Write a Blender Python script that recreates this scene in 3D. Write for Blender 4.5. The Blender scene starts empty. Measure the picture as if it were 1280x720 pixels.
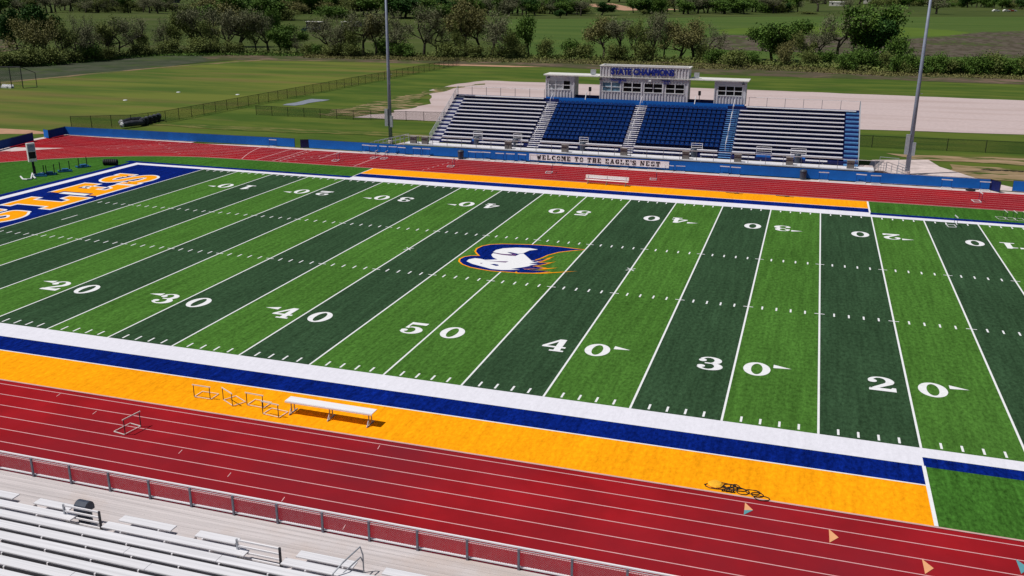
import bpy, math, random
from mathutils import Vector, Matrix
from mathutils.geometry import tessellate_polygon
R = random.Random(7)
C = bpy.context.scene.collection
scene = bpy.context.scene
YD = 0.9144
W = 160 * .3048            # field width
# ------------------------------------------------------------------ camera
CP = Vector((20.97215, -43.1101, 20.31339)); YAW, PIT, ROL, FOC = -.3051879, -.3110602, .0059296, 1166.5
_f = Vector((math.sin(YAW)*math.cos(PIT), math.cos(YAW)*math.cos(PIT), math.sin(PIT)))
_r = _f.cross(Vector((0, 0, 1))).normalized(); _u = _r.cross(_f)
_r2 = math.cos(ROL)*_r + math.sin(ROL)*_u; _u2 = -math.sin(ROL)*_r + math.cos(ROL)*_u
cd = bpy.data.cameras.new('camera'); cam = bpy.data.objects.new('camera', cd); C.objects.link(cam)
cam.matrix_world = Matrix((( _r2.x, _u2.x, -_f.x, CP.x), (_r2.y, _u2.y, -_f.y, CP.y), (_r2.z, _u2.z, -_f.z, CP.z), (0, 0, 0, 1)))
cd.sensor_width = 36; cd.lens = FOC*36/1280; cd.clip_start = .5; cd.clip_end = 12000
scene.camera = cam
def G(px, py, z=0.0):
    """a pixel of the 1280x720 photograph as a point on the ground plane z"""
    d = _f + _r2*((px-640)/FOC) - _u2*((py-360)/FOC)
    t = (z-CP.z)/d.z
    return CP + d*t
# ------------------------------------------------------------------ materials
def mat(name, col, rough=.8, var=.0, scale=1.0, col2=None, metal=0.0, bump=0.0, spec=.3, stretch=(1, 1, 1), detail=6.0, second=None, lo=.35, hi=.65):
    m = bpy.data.materials.new(name); m.use_nodes = True
    n = m.node_tree.nodes; l = m.node_tree.links; b = n['Principled BSDF']
    b.inputs['Roughness'].default_value = rough; b.inputs['Metallic'].default_value = metal
    b.inputs['Specular IOR Level'].default_value = spec
    c = (*col, 1)
    b.inputs['Base Color'].default_value = c
    if var or col2:
        tc = n.new('ShaderNodeTexCoord'); mp = n.new('ShaderNodeMapping'); mp.inputs['Scale'].default_value = stretch
        l.new(tc.outputs['Object'], mp.inputs['Vector'])
        nz = n.new('ShaderNodeTexNoise'); nz.inputs['Scale'].default_value = scale; nz.inputs['Detail'].default_value = detail
        nz.inputs['Roughness'].default_value = .62
        l.new(mp.outputs['Vector'], nz.inputs['Vector'])
        rp = n.new('ShaderNodeMapRange'); rp.inputs['From Min'].default_value = lo; rp.inputs['From Max'].default_value = hi
        l.new(nz.outputs['Fac'], rp.inputs['Value'])
        mx = n.new('ShaderNodeMix'); mx.data_type = 'RGBA'
        l.new(rp.outputs['Result'], mx.inputs[0])
        a2 = col2 if col2 else tuple(x*(1+var) for x in col)
        a1 = col if col2 else tuple(x*(1-var) for x in col)
        mx.inputs[6].default_value = (*a1, 1); mx.inputs[7].default_value = (*a2, 1)
        out = mx.outputs[2]
        if second:      # (colour, scale, lo, hi[, stretch])
            n2 = n.new('ShaderNodeTexNoise'); n2.inputs['Scale'].default_value = second[1]; n2.inputs['Detail'].default_value = 8
            n2.inputs['Roughness'].default_value = .6
            m2 = n.new('ShaderNodeMapping'); m2.inputs['Scale'].default_value = second[4] if len(second) > 4 else (1, 1, 1)
            m2.inputs['Location'].default_value = (13, 7, 3)
            l.new(tc.outputs['Object'], m2.inputs['Vector']); l.new(m2.outputs['Vector'], n2.inputs['Vector'])
            r2 = n.new('ShaderNodeMapRange'); r2.inputs['From Min'].default_value = second[2]; r2.inputs['From Max'].default_value = second[3]
            l.new(n2.outputs['Fac'], r2.inputs['Value'])
            x2 = n.new('ShaderNodeMix'); x2.data_type = 'RGBA'
            l.new(r2.outputs['Result'], x2.inputs[0]); l.new(out, x2.inputs[6]); x2.inputs[7].default_value = (*second[0], 1)
            out = x2.outputs[2]
        l.new(out, b.inputs['Base Color'])
        if bump:
            bp = n.new('ShaderNodeBump'); bp.inputs['Strength'].default_value = bump; bp.inputs['Distance'].default_value = .05
            l.new(nz.outputs['Fac'], bp.inputs['Height']); l.new(bp.outputs['Normal'], b.inputs['Normal'])
    return m
def turf(name, c, f=.30):
    """short artificial turf: fine blade grain, soft mowing streaks and broad wear"""
    m = bpy.data.materials.new(name); m.use_nodes = True
    n = m.node_tree.nodes; l = m.node_tree.links; b = n['Principled BSDF']
    b.inputs['Roughness'].default_value = .95; b.inputs['Specular IOR Level'].default_value = .02
    tc = n.new('ShaderNodeTexCoord'); prev = None
    for sc, st, amt, det in ((5.5, (1, .5, 1), f*1.5, 6), (.9, (2.8, .16, 1), f*.85, 5), (.11, (1, 1, 1), f*.35, 3)):
        mp = n.new('ShaderNodeMapping'); mp.inputs['Scale'].default_value = st; l.new(tc.outputs['Object'], mp.inputs['Vector'])
        nz = n.new('ShaderNodeTexNoise'); nz.inputs['Scale'].default_value = sc; nz.inputs['Detail'].default_value = det; nz.inputs['Roughness'].default_value = .7
        l.new(mp.outputs['Vector'], nz.inputs['Vector'])
        r = n.new('ShaderNodeMapRange'); r.inputs['From Min'].default_value = .3; r.inputs['From Max'].default_value = .7
        r.inputs['To Min'].default_value = 1-amt; r.inputs['To Max'].default_value = 1+amt; l.new(nz.outputs['Fac'], r.inputs['Value'])
        if prev is None: prev = r.outputs['Result']
        else:
            q = n.new('ShaderNodeMath'); q.operation = 'MULTIPLY'; l.new(prev, q.inputs[0]); l.new(r.outputs['Result'], q.inputs[1]); prev = q.outputs[0]
    v = n.new('ShaderNodeVectorMath'); v.operation = 'SCALE'; v.inputs[0].default_value = c; l.new(prev, v.inputs['Scale'])
    l.new(v.outputs[0], b.inputs['Base Color'])
    return m
M = {
 'tl': turf('turf_light', (.058, .150, .024)), 'td': turf('turf_dark', (.030, .066, .031)), 'tg': turf('turf_green', (.042, .128, .018), .36),
 'yel': turf('turf_gold', (.93, .345, .005), .16), 'blu': turf('turf_blue', (.002, .013, .150), .40), 'wht': turf('turf_white', (.72, .71, .78), .05),
 'paint': mat('field_paint', (.78, .78, .80), .8, .06, 6),
 'track': mat('track_rubber', (.268, .009, .013), .95, col2=(.365, .012, .018), scale=.35, spec=.03, detail=10, second=((.20, .015, .024), .09, .42, .75)),
 'lane': mat('lane_paint', (.70, .38, .39), .8, .08, 3), 'kerb': mat('pink_kerb', (.58, .36, .34), .9, .1, 1),
 'tan': mat('orange_mark', (.75, .36, .17), .8, .05, 5), 'teal': mat('teal_mark', (.10, .30, .34), .8, .05, 5),
 'conc': mat('concrete', (.60, .50, .48), .9, .12, 1.2, bump=.1, second=((.38, .31, .29), .3, .5, .75)),
 'gravel': mat('gravel', (.51, .41, .40), .95, .07, 1.5, second=((.42, .32, .30), .06, .48, .66, (.4, 3, 1))),
 'bluegravel': mat('blue_gravel', (.20, .22, .27), .95, .2, 2),
 'alu': mat('aluminium', (.84, .82, .85), .5, .05, 2.5, metal=0.0, spec=.5, stretch=(.25, 4, 4)),
 'aluplank': mat('aluminium_plank', (.72, .71, .745), .5, .12, 1.6, metal=0.0, spec=.5, stretch=(.12, 9, 9)),
 'deck': mat('deck_plank', (.56, .51, .51), .6, .14, .7, stretch=(.2, 10, 10), second=((.52, .43, .39), .25, .5, .7)),
 'galv': mat('galvanised', (.42, .44, .48), .5, .14, 5, metal=.35), 'darkmetal': mat('dark_metal', (.035, .035, .045), .6, .3, 5),
 'mesh': mat('black_mesh_wire', (.012, .014, .012), .8, .2, 5), 'silvermesh': mat('chainlink_wire', (.30, .27, .30), .5, .2, 5, metal=.3),
 'navy': mat('navy_paint', (.007, .014, .10), .5, .25, 2), 'blue': mat('blue_windscreen', (.003, .13, .52), .75, .10, 1.2, stretch=(.4, 1, 1), second=((.003, .10, .42), .22, .45, .7)),
 'shadescreen': mat('shaded_windscreen', (.002, .05, .24), .75, .1, 1.2), 'postgrey': mat('post_grey', (.15, .15, .19), .6, .15, 5), 'step': mat('blue_step', (.11, .30, .60), .5, .2, 3), 'seat': mat('navy_seat', (.003, .030, .15), .6, .22, 9, spec=.08), 'seatdk': mat('seat_hinge', (.012, .014, .03), .6, .2, 5),  # second windscreen: same blue cloth, its side away from the sun darkened in colour
 'clad': mat('ribbed_cladding', (.56, .545, .585), .6, .08, 3), 'roof': mat('roof_sheet', (.72, .70, .66), .5, .08, 2),
 'trim': mat('white_trim', (.66, .65, .68), .5, .06, 4), 'sign': mat('sign_blue', (.006, .018, .22), .5, .1, 4),
 'glassdk': mat('dark_glass', (.006, .007, .010), .15, .3, .8, spec=.12), 'glassbl': mat('blue_glass', (.14, .25, .34), .2, .3, 2, spec=.2),
 'glassrefl': mat('pale_reflection_glass', (.40, .41, .44), .3, .25, 1.3), 'bin': mat('black_bin', (.05, .062, .09), .5, .2, 6), 'greybin': mat('grey_bin', (.21, .19, .18), .7, .15, 4),  # pale panes: window glass with a white reflection painted in
 'rubber': mat('black_rubber', (.012, .012, .014), .7, .3, 8), 'bannerw': mat('banner_white', (.90, .88, .92), .8, .08, 1.5), 'ink': mat('black_ink', (.02, .016, .022), .8, .1, 4),
 'sledblue': mat('sled_blue', (.02, .12, .28), .5, .2, 4), 'white': mat('white_plastic', (.75, .75, .77), .4, .05, 4), 'dot': mat('seat_plate', (.45, .45, .50), .5, .1, 3),
 'hurdlew': mat('hurdle_board', (.72, .70, .66), .5, .08, 6), 'bag': mat('gold_bag', (.85, .42, .02), .8, .1, 8),
 'pole': mat('pole_steel', (.23, .26, .34), .5, .12, 1.5, metal=.1), 'bark': mat('bark', (.050, .043, .030), .95, .35, 3),
 'roll': mat('roll_black', (.045, .047, .058), .55, .4, 2), 'barn': mat('barn_wall', (.28, .28, .30), .8, .15, 1), 'cream': mat('house_wall', (.5, .48, .44), .8, .1, 1), 'asph': mat('asphalt', (.10, .09, .085), .9, .2, .2),
 'purple': mat('stitch_purple', (.10, .03, .14), .8, .1, 3),
}
def leafmat(name, c1, c2):
    m = mat(name, c1, .75, col2=c2, scale=.45, spec=.2, detail=3)
    return m
M.update({
 'l_dark': leafmat('foliage_dark', (.016, .055, .008), (.040, .10, .014)), 'l_mid': leafmat('foliage_mid', (.052, .110, .016), (.100, .175, .024)),
 'l_olive': leafmat('foliage_olive', (.095, .125, .032), (.175, .205, .050)), 'l_gray': leafmat('foliage_grey', (.125, .132, .066), (.195, .200, .110)),
 'l_rust': leafmat('foliage_rust', (.125, .122, .045), (.20, .190, .062)),
 'ground': mat('pasture', (.040, .062, .013), .95, col2=(.068, .090, .020), scale=.012, spec=.1, second=((.105, .095, .050), .02, .56, .75, (.5, 2, 1))),
 'meadow': mat('meadow', (.052, .094, .018), .95, col2=(.084, .124, .026), scale=.02, spec=.1, stretch=(.4, 2, 1), second=((.045, .10, .016), .6, .5, .8)),
 'practice': mat('practice_grass', (.062, .104, .016), .95, col2=(.125, .148, .026), lo=.42, hi=.58, scale=.035, spec=.1, stretch=(.5, 2.5, 1), second=((.155, .125, .040), .05, .50, .72, (.35, 2.5, 1)), detail=10),
 'lawn': mat('lawn_grass', (.050, .092, .012), .95, col2=(.096, .130, .020), lo=.42, hi=.6, scale=.09, spec=.1, stretch=(.6, 2, 1), second=((.13, .115, .035), .12, .58, .8, (.4, 2, 1)), detail=9),
 'scrub': mat('dry_scrub_grass', (.095, .075, .050), .95, col2=(.055, .070, .022), scale=.12, spec=.1, lo=.43, hi=.56, second=((.19, .125, .095), .10, .53, .66), detail=12),
 'wet': mat('tall_dull_grass', (.036, .052, .024), .95, col2=(.066, .072, .048), scale=.15, spec=.1, lo=.4, hi=.6, second=((.055, .085, .018), .05, .50, .65), detail=12),
 'weeds': mat('purple_brown_weeds', (.060, .085, .022), .95, col2=(.105, .085, .066), scale=.06, spec=.1, lo=.42, hi=.5, stretch=(1, .5, 1), second=((.066, .055, .036), .30, .47, .56, (1.2, .35, 1)), detail=12),
 'dirt': mat('bare_dirt', (.36, .25, .16), .95, col2=(.18, .15, .06), scale=.35, spec=.1, stretch=(.5, 1.4, 1), second=((.055, .088, .014), .55, .44, .52, (.6, 1.6, 1)), detail=10),
 'dirt2': mat('patchy_dirt', (.36, .25, .16), .95, col2=(.20, .15, .07), scale=.35, spec=.1, stretch=(.5, 1.4, 1), second=((.065, .090, .016), .35, .52, .60, (.5, 1.6, 1)), detail=10),
 'dirtline': mat('dirt_line', (.20, .14, .075), .95, .2, .5, second=((.09, .10, .025), .2, .42, .6)),
 'clay': mat('orange_clay', (.42, .24, .15), .95, .12, .5, second=((.34, .22, .14), .1, .5, .7)),
})
# ------------------------------------------------------------------ mesh tools
class MB:
    def __init__(s): s.v = []; s.f = []; s.m = []; s.mi = 0
    def quad(s, *p):
        k = len(s.v); s.v += [tuple(q) for q in p]; s.f.append(tuple(range(k, k+len(p)))); s.m.append(s.mi); return s
    def box(s, x0, x1, y0, y1, z0, z1):
        k = len(s.v); s.v += [(x, y, z) for z in (z0, z1) for y in (y0, y1) for x in (x0, x1)]
        for f in ((0, 2, 3, 1), (4, 5, 7, 6), (0, 1, 5, 4), (2, 6, 7, 3), (0, 4, 6, 2), (1, 3, 7, 5)):
            s.f.append(tuple(k+i for i in f)); s.m.append(s.mi)
        return s
    def bar(s, a, b, w, h=None, up=(0, 0, 1)):
        a = Vector(a); b = Vector(b); d = (b-a).normalized(); u = Vector(up)
        if abs(d.dot(u)) > .98: u = Vector((0, 1, 0))
        x = d.cross(u).normalized()*(w/2); y = x.cross(d).normalized()*((h or w)/2)
        k = len(s.v); s.v += [tuple(q+i*x+j*y) for q in (a, b) for i, j in ((-1, -1), (1, -1), (1, 1), (-1, 1))]
        for f in ((0, 1, 2, 3), (7, 6, 5, 4), (0, 4, 5, 1), (1, 5, 6, 2), (2, 6, 7, 3), (3, 7, 4, 0)):
            s.f.append(tuple(k+i for i in f)); s.m.append(s.mi)
        return s
    def tube(s, pts, r, n=8, cap=True):
        rs = r if isinstance(r, (list, tuple)) else [r]*len(pts)
        pts = [Vector(p) for p in pts]; k = len(s.v)
        for i, p in enumerate(pts):
            d = (pts[min(i+1, len(pts)-1)]-pts[max(i-1, 0)]).normalized()
            u = Vector((0, 0, 1)) if abs(d.z) < .9 else Vector((0, 1, 0))
            x = d.cross(u).normalized(); y = x.cross(d)
            s.v += [tuple(p+rs[i]*(math.cos(2*math.pi*j/n)*x+math.sin(2*math.pi*j/n)*y)) for j in range(n)]
        for i in range(len(pts)-1):
            for j in range(n):
                a = k+i*n+j; b = k+i*n+(j+1) % n
                s.f.append((a, b, b+n, a+n)); s.m.append(s.mi)
        if cap:
            s.f.append(tuple(k+j for j in range(n))[::-1]); s.m.append(s.mi)
            s.f.append(tuple(k+(len(pts)-1)*n+j for j in range(n))); s.m.append(s.mi)
        return s
    def lathe(s, prof, c=(0, 0, 0), n=16):
        k = len(s.v); cx, cy, cz = c
        for r, z in prof: s.v += [(cx+r*math.cos(2*math.pi*j/n), cy+r*math.sin(2*math.pi*j/n), cz+z) for j in range(n)]
        for i in range(len(prof)-1):
            for j in range(n):
                a = k+i*n+j; b = k+i*n+(j+1) % n; s.f.append((a, b, b+n, a+n)); s.m.append(s.mi)
        s.f.append(tuple(k+j for j in range(n))[::-1]); s.m.append(s.mi); t = k+(len(prof)-1)*n
        s.f.append(tuple(t+j for j in range(n))); s.m.append(s.mi)
        return s
    def poly(s, pts, z):
        vs = [Vector((p[0], p[1], 0)) for p in pts]
        k = len(s.v); s.v += [(p[0], p[1], z) for p in pts]
        for t in tessellate_polygon([vs]):
            a, b, c = (vs[i] for i in t)
            t = tuple(t) if (b-a).cross(c-a).z > 0 else (t[0], t[2], t[1])
            s.f.append(tuple(k+i for i in t)); s.m.append(s.mi)
        return s
    def rect(s, x0, x1, y0, y1, z): return s.quad((x0, y0, z), (x1, y0, z), (x1, y1, z), (x0, y1, z))
    def build(s, name, ms, parent=None, loc=(0, 0, 0), smooth=False):
        me = bpy.data.meshes.new(name); me.from_pydata(s.v, [], s.f)
        ms = ms if isinstance(ms, (list, tuple)) else [ms]
        for m in ms: me.materials.append(M[m] if isinstance(m, str) else m)
        if len(ms) > 1: me.polygons.foreach_set('material_index', s.m)
        if smooth: me.polygons.foreach_set('use_smooth', [True]*len(s.f))
        me.update()
        o = bpy.data.objects.new(name, me); C.objects.link(o); o.location = loc
        if parent: o.parent = parent
        return o
def tag(o, label, cat, group=None):
    o['label'] = label; o['category'] = cat
    if group: o['group'] = group
    return o
def thing(name, label, cat, loc=(0, 0, 0), rz=0, group=None):
    o = bpy.data.objects.new(name, None); C.objects.link(o); o.location = loc; o.rotation_euler = (0, 0, rz)
    o.empty_display_size = .3
    return tag(o, label, cat, group)
def struct(o): o['kind'] = 'structure'; return o
def stuff(o): o['kind'] = 'stuff'; return o
def dup(root, loc, rz=0, label=None, group=None, sc=None):
    r = root.copy(); C.objects.link(r); r.location = loc; r.rotation_euler = (0, 0, rz)
    if label: r['label'] = label
    if group: r['group'] = group
    if sc: r.scale = sc
    for ch in list(root.children):
        c = ch.copy(); C.objects.link(c); c.parent = r
        for g in ch.children:
            d = g.copy(); C.objects.link(d); d.parent = c
    return r
ORD = ['first', 'second', 'third', 'fourth', 'fifth', 'sixth', 'seventh', 'eighth', 'ninth', 'tenth', 'eleventh', 'twelfth', 'thirteenth', 'fourteenth', 'fifteenth', 'sixteenth', 'seventeenth', 'eighteenth', 'nineteenth', 'twentieth']
def nth(i):
    if i < 20: return ORD[i]
    k = i+1; return '%d%s' % (k, 'th' if 10 <= k % 100 <= 20 else {1: 'st', 2: 'nd', 3: 'rd'}.get(k % 10, 'th'))
def rough(pts, step, amp, seed):
    rr = random.Random(seed); out = []
    for i, p in enumerate(pts):
        a = Vector(p[:2]); b = Vector(pts[(i+1) % len(pts)][:2]); L = (b-a).length; n = max(1, int(L/step)); d = (b-a); nn = Vector((-d.y, d.x)).normalized()
        for j in range(n):
            q = a+d*(j/n); k = 0 if j == 0 else rr.uniform(-amp, amp)
            out.append((q.x+nn.x*k, q.y+nn.y*k))
    return out
def sheet(name, pts, z, m, step=None, amp=0, seed=1, px=True):
    P = [tuple(G(*p)[:2]) for p in pts] if px else pts
    if step: P = rough(P, step, amp, seed)
    return struct(MB().poly(P, z).build(name, m))
# ------------------------------------------------------------------ ground sheets
b = MB()
N = 40
xs = [-6000+12000*i/N for i in range(N+1)]; ys = [-300+9000*i/N for i in range(N+1)]
for i in range(N):
    for j in range(N): b.quad((xs[i], ys[j], -.12), (xs[i+1], ys[j], -.12), (xs[i+1], ys[j+1], -.12), (xs[i], ys[j+1], -.12))
struct(b.build('ground', 'ground'))
sheet('lawn', [(-110, -60), (120, -60), (140, 222), (-62, 212), (-73, 205), (-85, 70), (-110, 60)], -.09, 'lawn', px=False, step=6, amp=.6)
sheet('practice_field', [(-260, 20), (-84, 20), (-84, 70.8), (-76.8, 75.1), (-73.5, 207), (-137, 210), (-144, 165), (-152, 118), (-200, 90)], -.075, 'practice', px=False, step=8, amp=.8)
sheet('tall_grass', [(-60, 128), (0, 104), (200, 84), (262, 76), (400, 73.5), (400, 67), (262, 66), (200, 66), (0, 82), (-60, 95)], -.07, 'wet', step=5, amp=1.0)
sheet('scrub_strip', [(255, 75), (380, 76), (560, 79.5), (640, 81.5), (900, 93), (1100, 99), (1300, 106), (1300, 92), (1100, 89), (900, 77), (640, 70), (380, 67), (255, 66.5)], -.06, 'scrub', step=5, amp=1.4)
sheet('dirt_edge', [(-20, 107), (0, 103.8), (200, 84.5), (330, 75), (470, 76), (330, 74), (200, 83.6), (0, 102)], -.05, 'dirtline', step=4, amp=.4)
sheet('dirt_path', [(540, 79.6), (572, 79.8), (630, 81.6), (680, 83.5), (640, 83.6), (590, 82.2), (556, 81.4)], -.045, 'clay', step=4, amp=.5)
sheet('meadow', [(620, 68), (620, 24), (760, 23), (960, 20.5), (1300, 21), (1300, 78), (1130, 84), (900, 72)], -.10, 'meadow', step=15, amp=3)
sheet('weed_field', [(895, 44), (1000, 43.5), (1110, 49), (1180, 46), (1225, 40), (1300, 38), (1300, 72), (1120, 70), (960, 64), (880, 60)], -.08, 'weeds', step=3, amp=3.5)
sheet('yellow_meadow', [(900, 36), (1000, 33), (1130, 33.5), (1215, 40), (1200, 44.5), (1110, 46.5), (1000, 42), (900, 42)], -.085, mat('yellow_green_meadow', (.085, .135, .018), .95, .12, .03, spec=.1), step=8, amp=2)
sheet('weed_field_left', [(-10, 42), (14, 40), (17, 52), (20, 62), (-10, 66)], -.085, 'scrub', step=10, amp=2)
sheet('far_road', [(735, 5), (765, 4), (800, 11.5), (830, 10.2), (850, 12), (780, 13), (740, 8)], -.085, 'clay')
sheet('far_field', [(495, 6.5), (660, 5.5), (665, 15), (500, 17)], -.10, 'meadow')
sheet('gravel_lot', [(-50.5, 96.3), (-45.6, 118), (-55, 140), (-54.5, 155), (-51, 164.5), (12, 165), (120, 161), (120, 112.5), (51.6, 112.9), (28, 110), (0, 106), (-20, 100), (-36, 96.5)], -.05, 'gravel', px=False, step=3, amp=.35)
sheet('dirt_patch', [(-58, 98), (-54, 148), (-49, 158), (-52, 130), (-46, 112), (-50, 97)], -.045, 'dirt', px=False, step=2.5, amp=1.4)
sheet('dirt_patch', [(-78, 78), (-60, 77), (-45, 79), (-30, 80), (-28, 83), (-45, 82.5), (-62, 80.6), (-77, 80)], -.045, mat('thin_dirt', (.20, .17, .06), .95, col2=(.09, .11, .02), scale=.3, second=((.055, .095, .014), .5, .42, .52, (.4, 2, 1)), spec=.1), px=False, step=2.5, amp=.5)
sheet('dirt_patch', [(34, 84.5), (46, 84), (64, 82), (64, 90), (50, 90), (38, 88.5), (31, 88)], -.045, 'dirt2', px=False, step=2.5, amp=.5)
sheet('dirt_patch', [(37, 73), (48, 72), (64, 71), (64, 79), (48, 80.6), (38, 82)], -.04, 'dirt2', px=False, step=2.5, amp=.4)
sheet('blue_gravel_patch', [(-70, 107), (-67.5, 107), (-66, 117.5), (-70, 117.5)], -.045, 'bluegravel', px=False, step=2, amp=.4)
sheet('clay_infield', [(-110, 55), (-83.2, 65), (-83.8, 66), (-88.5, 67.2), (-97, 66.5), (-110, 66)], -.04, 'clay', px=False, step=3, amp=.3)
sheet('concrete_apron', [(27, 67.2), (29, 82), (35.8, 84.5), (36.6, 79.6), (38.2, 76.5), (40.5, 71.5), (43, 68.6), (64, 68.4), (64, 66.6), (27, 66.5)], -.035, 'conc', px=False)
sheet('concrete_apron', [(-34, 66.6), (-34, 70), (27, 70), (27, 66.6)], -.03, 'conc', px=False)
# ------------------------------------------------------------------ track
CX, CY, RI, RO = 47.0, 24.384, 31.58, 40.35
def ring(r, n=72):
    p = []
    for i in range(n+1):
        a = -math.pi/2+math.pi*i/n; p.append((CX+r*math.cos(a), CY+r*math.sin(a)))
    for i in range(n+1):
        a = math.pi/2+math.pi*i/n; p.append((-CX+r*math.cos(a), CY+r*math.sin(a)))
    return p
def band(r0, r1, z, n=72):
    b = MB(); A = ring(r0, n); B = ring(r1, n)
    for i in range(len(A)):
        j = (i+1) % len(A); b.quad((*A[i], z), (*B[i], z), (*B[j], z), (*A[j], z))
    return b
b = band(RI-.35, RO+1.25, -.022); b.rect(-81.5, -CX-12, 56, 66.3, -.020); struct(b.build('concrete_edge', 'conc'))
b = band(RI-.05, RO, -.010); b.rect(-80.3, -CX, RI+CY-.05, RO+CY, -.0085).rect(-80.3, -70, 52.5, RI+CY-.05, -.0085)
struct(b.build('track', 'track'))
tr = struct(MB().poly([(-80.5, 51.2), (-80.5, 53.4), (-71.8, 55.6), (-76.2, 51.3)], -.004).build('concrete_wedge', 'conc'))
b = band(RI-.16, RI-.05, .012); struct(b.build('track_kerb', 'kerb'))
b = MB(); z = .0
for k in range(9):
    r = RI+.30+k*1.06
    q = band(r-.025, r+.025, z); n0 = len(b.v); b.v += q.v; b.f += [tuple(i+n0 for i in f) for f in q.f]; b.m += q.m
    if k: b.rect(-79.5, -CX-1, CY+r-.014, CY+r+.014, z+.001)
for x, y0, y1 in ((-43.5, 0, 8), (-41.2, 0, 8), (-36.5, 3, 8), (-30.2, 0, 8)):
    y0 = CY+RI+.3+y0*1.06; y1 = CY+RI+.3+y1*1.06; b.quad((x-.05, y0, z+.002), (x+.05, y0, z+.002), (x+.05, y1, z+.002), (x-.05, y1, z+.002))
p = []                                              # curved start line
for i in range(13):
    t = i/12; p.append((-45.5-3.6*(t**1.6)*0-2.6*math.sin(t*1.3)+4.2*t*0, CY+RI+.3+8.4*t))
for i in range(12):
    (xa, ya), (xb, yb) = p[i], p[i+1]; b.quad((xa-.05, ya, z+.003), (xa+.05, ya, z+.003), (xb+.05, yb, z+.003), (xb-.05, yb, z+.003))
for k in range(8):                                  # staggered lane ticks
    for x in (-39.4+k*.5, -21.5+k*.2, -55-k*1.3, -66+k*.8): 
        y = CY+RI+.3+k*1.06; b.rect(x, x+.07, y+.25, y+.8, z+.003)
for (px, py) in ((75, 492), (120, 514), (227, 562.5), (288, 591), (355, 621.5), (431, 656), (474, 557)):
        x, y = G(px, py)[:2]; y += .22; b.quad((x, y-.2, z+.003), (x+.035, y-.2, z+.003), (x+.10, y-.56, z+.003), (x+.065, y-.56, z+.003))
for k in range(1, 9):                               # small lane figures by the start lines
    y = CY+RI+.3+k*1.06-.55; x = -40.6
    b.rect(x, x+.5, y-.2, y-.12, z+.003).rect(x, x+.5, y+.12, y+.2, z+.003).rect(x+.2, x+.28, y-.12, y+.12, z+.003)
struct(b.build('track_lane_markings', 'lane'))
# exchange triangles
for (x, y, c1, c2) in ((19.98, -7.53, 'tan', 'teal'), (23.29, -8.55, 'tan', 'tan'), (26.61, -9.6, 'tan', 'tan'), (29.97, -8.5, 'teal', 'teal')):
    b = MB(); z = .005; P0 = (x, y-.01, z); P1 = (x+.02, y-1.0, z); P2 = (x+.36, y-.52, z); Mm = (x+.015, y-.62, z)
    b.quad(P0, Mm, P2); b.mi = 1; b.quad(Mm, P1, P2)
    struct(b.build('exchange_zone_mark', [c1, c2]))
# ------------------------------------------------------------------ infield
struct(MB().poly(ring(RI-.12), 0.0).build('infield_turf', 'tg'))
b = MB(); cols = {}
xg = 50*YD
for i in range(20):
    k = i-10; x0 = k*5*YD; a = min(abs(k), abs(k+1)); b.mi = 1 if a % 2 == 1 else 0
    b.rect(x0, x0+5*YD, 0, W, .004)
struct(b.build('playing_field', ['tl', 'td']))
b = MB(); b.rect(-xg-10*YD, -xg, 0, W, .004).rect(xg, xg+10*YD, 0, W, .004)
XT = 27.4
for s in (0, 1):
    def yy(a): return -a if s == 0 else W+a
    for (x0, x1, a0, a1) in ((-XT, XT-.1, 1.85, 3.62), (XT, xg+11.8, .97, 1.88), (-xg-11.8, -XT, .97, 1.88)):
        b.rect(x0, x1, min(yy(a0), yy(a1)), max(yy(a0), yy(a1)), .004)
b.rect(-xg-9.144-1.9, -xg-9.144-.97, -.97, W+.97, .004).rect(xg+9.144+.97, xg+9.144+1.9, -.97, W+.97, .004)
struct(b.build('blue_turf_border', 'blu'))
b = MB()
b.rect(-XT, XT-.1, -7.02, -3.70, .004).rect(-XT, XT-.1, W+3.70, W+7.02, .004)
struct(b.build('gold_team_area', 'yel'))
b = MB()
for s in (0, 1):
    y0, y1 = ((-1.83, 0) if s == 0 else (W, W+1.83)); b.rect(-XT, XT, y0, y1, .008)
    y0, y1 = ((-.95, 0) if s == 0 else (W, W+.95)); b.rect(XT, xg+9.144+.95, y0, y1, .008).rect(-xg-9.144-.95, -XT, y0, y1, .008)
b.rect(-xg-9.144-.95, -xg-9.144, 0, W, .008).rect(xg+9.144, xg+9.144+.95, 0, W, .008)
struct(b.build('white_turf_border', 'wht'))
b = MB(); z = .012
for k in range(-10, 11):
    b.rect(k*5*YD-.055, k*5*YD+.055, 0, W, z)
H1 = 60*.3048
for k in range(-50, 51):
    x = k*YD
    if k % 5:
        for y0 in (.18, W-.80, H1-.30, W-H1-.30): b.rect(x-.055, x+.055, y0, y0+.62, z)
    elif abs(k) < 50:
        for y0 in (H1, W-H1): b.rect(x-.32, x+.32, y0-.045, y0+.045, z+.003)
for x in (-47*YD, 47*YD): b.rect(x-.05, x+.05, W/2-1, W/2+1, z)
for x in (-10*YD, 10*YD):                           # kick-off crosses at midfield
    b.quad((x-.34, W/2-.30, z+.003), (x-.28, W/2-.36, z+.003), (x+.34, W/2+.30, z+.003), (x+.28, W/2+.36, z+.003))
    b.quad((x-.34, W/2+.30, z+.006), (x+.28, W/2-.36, z+.006), (x+.34, W/2-.30, z+.006), (x-.28, W/2+.36, z+.006))
for s in (0, 1):
    y = -3.66 if s == 0 else W+3.66; b.rect(-XT, XT-.1, y-.045, y+.045, z)
    y0, y1 = (-7.02, -1.83) if s == 0 else (W+1.83, W+7.02); b.rect(XT-.1, XT+.06, y0, y1, z+.001).rect(-XT-.1, -XT, y0, y1, z+.001)
struct(b.build('field_line_markings', 'paint'))
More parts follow.
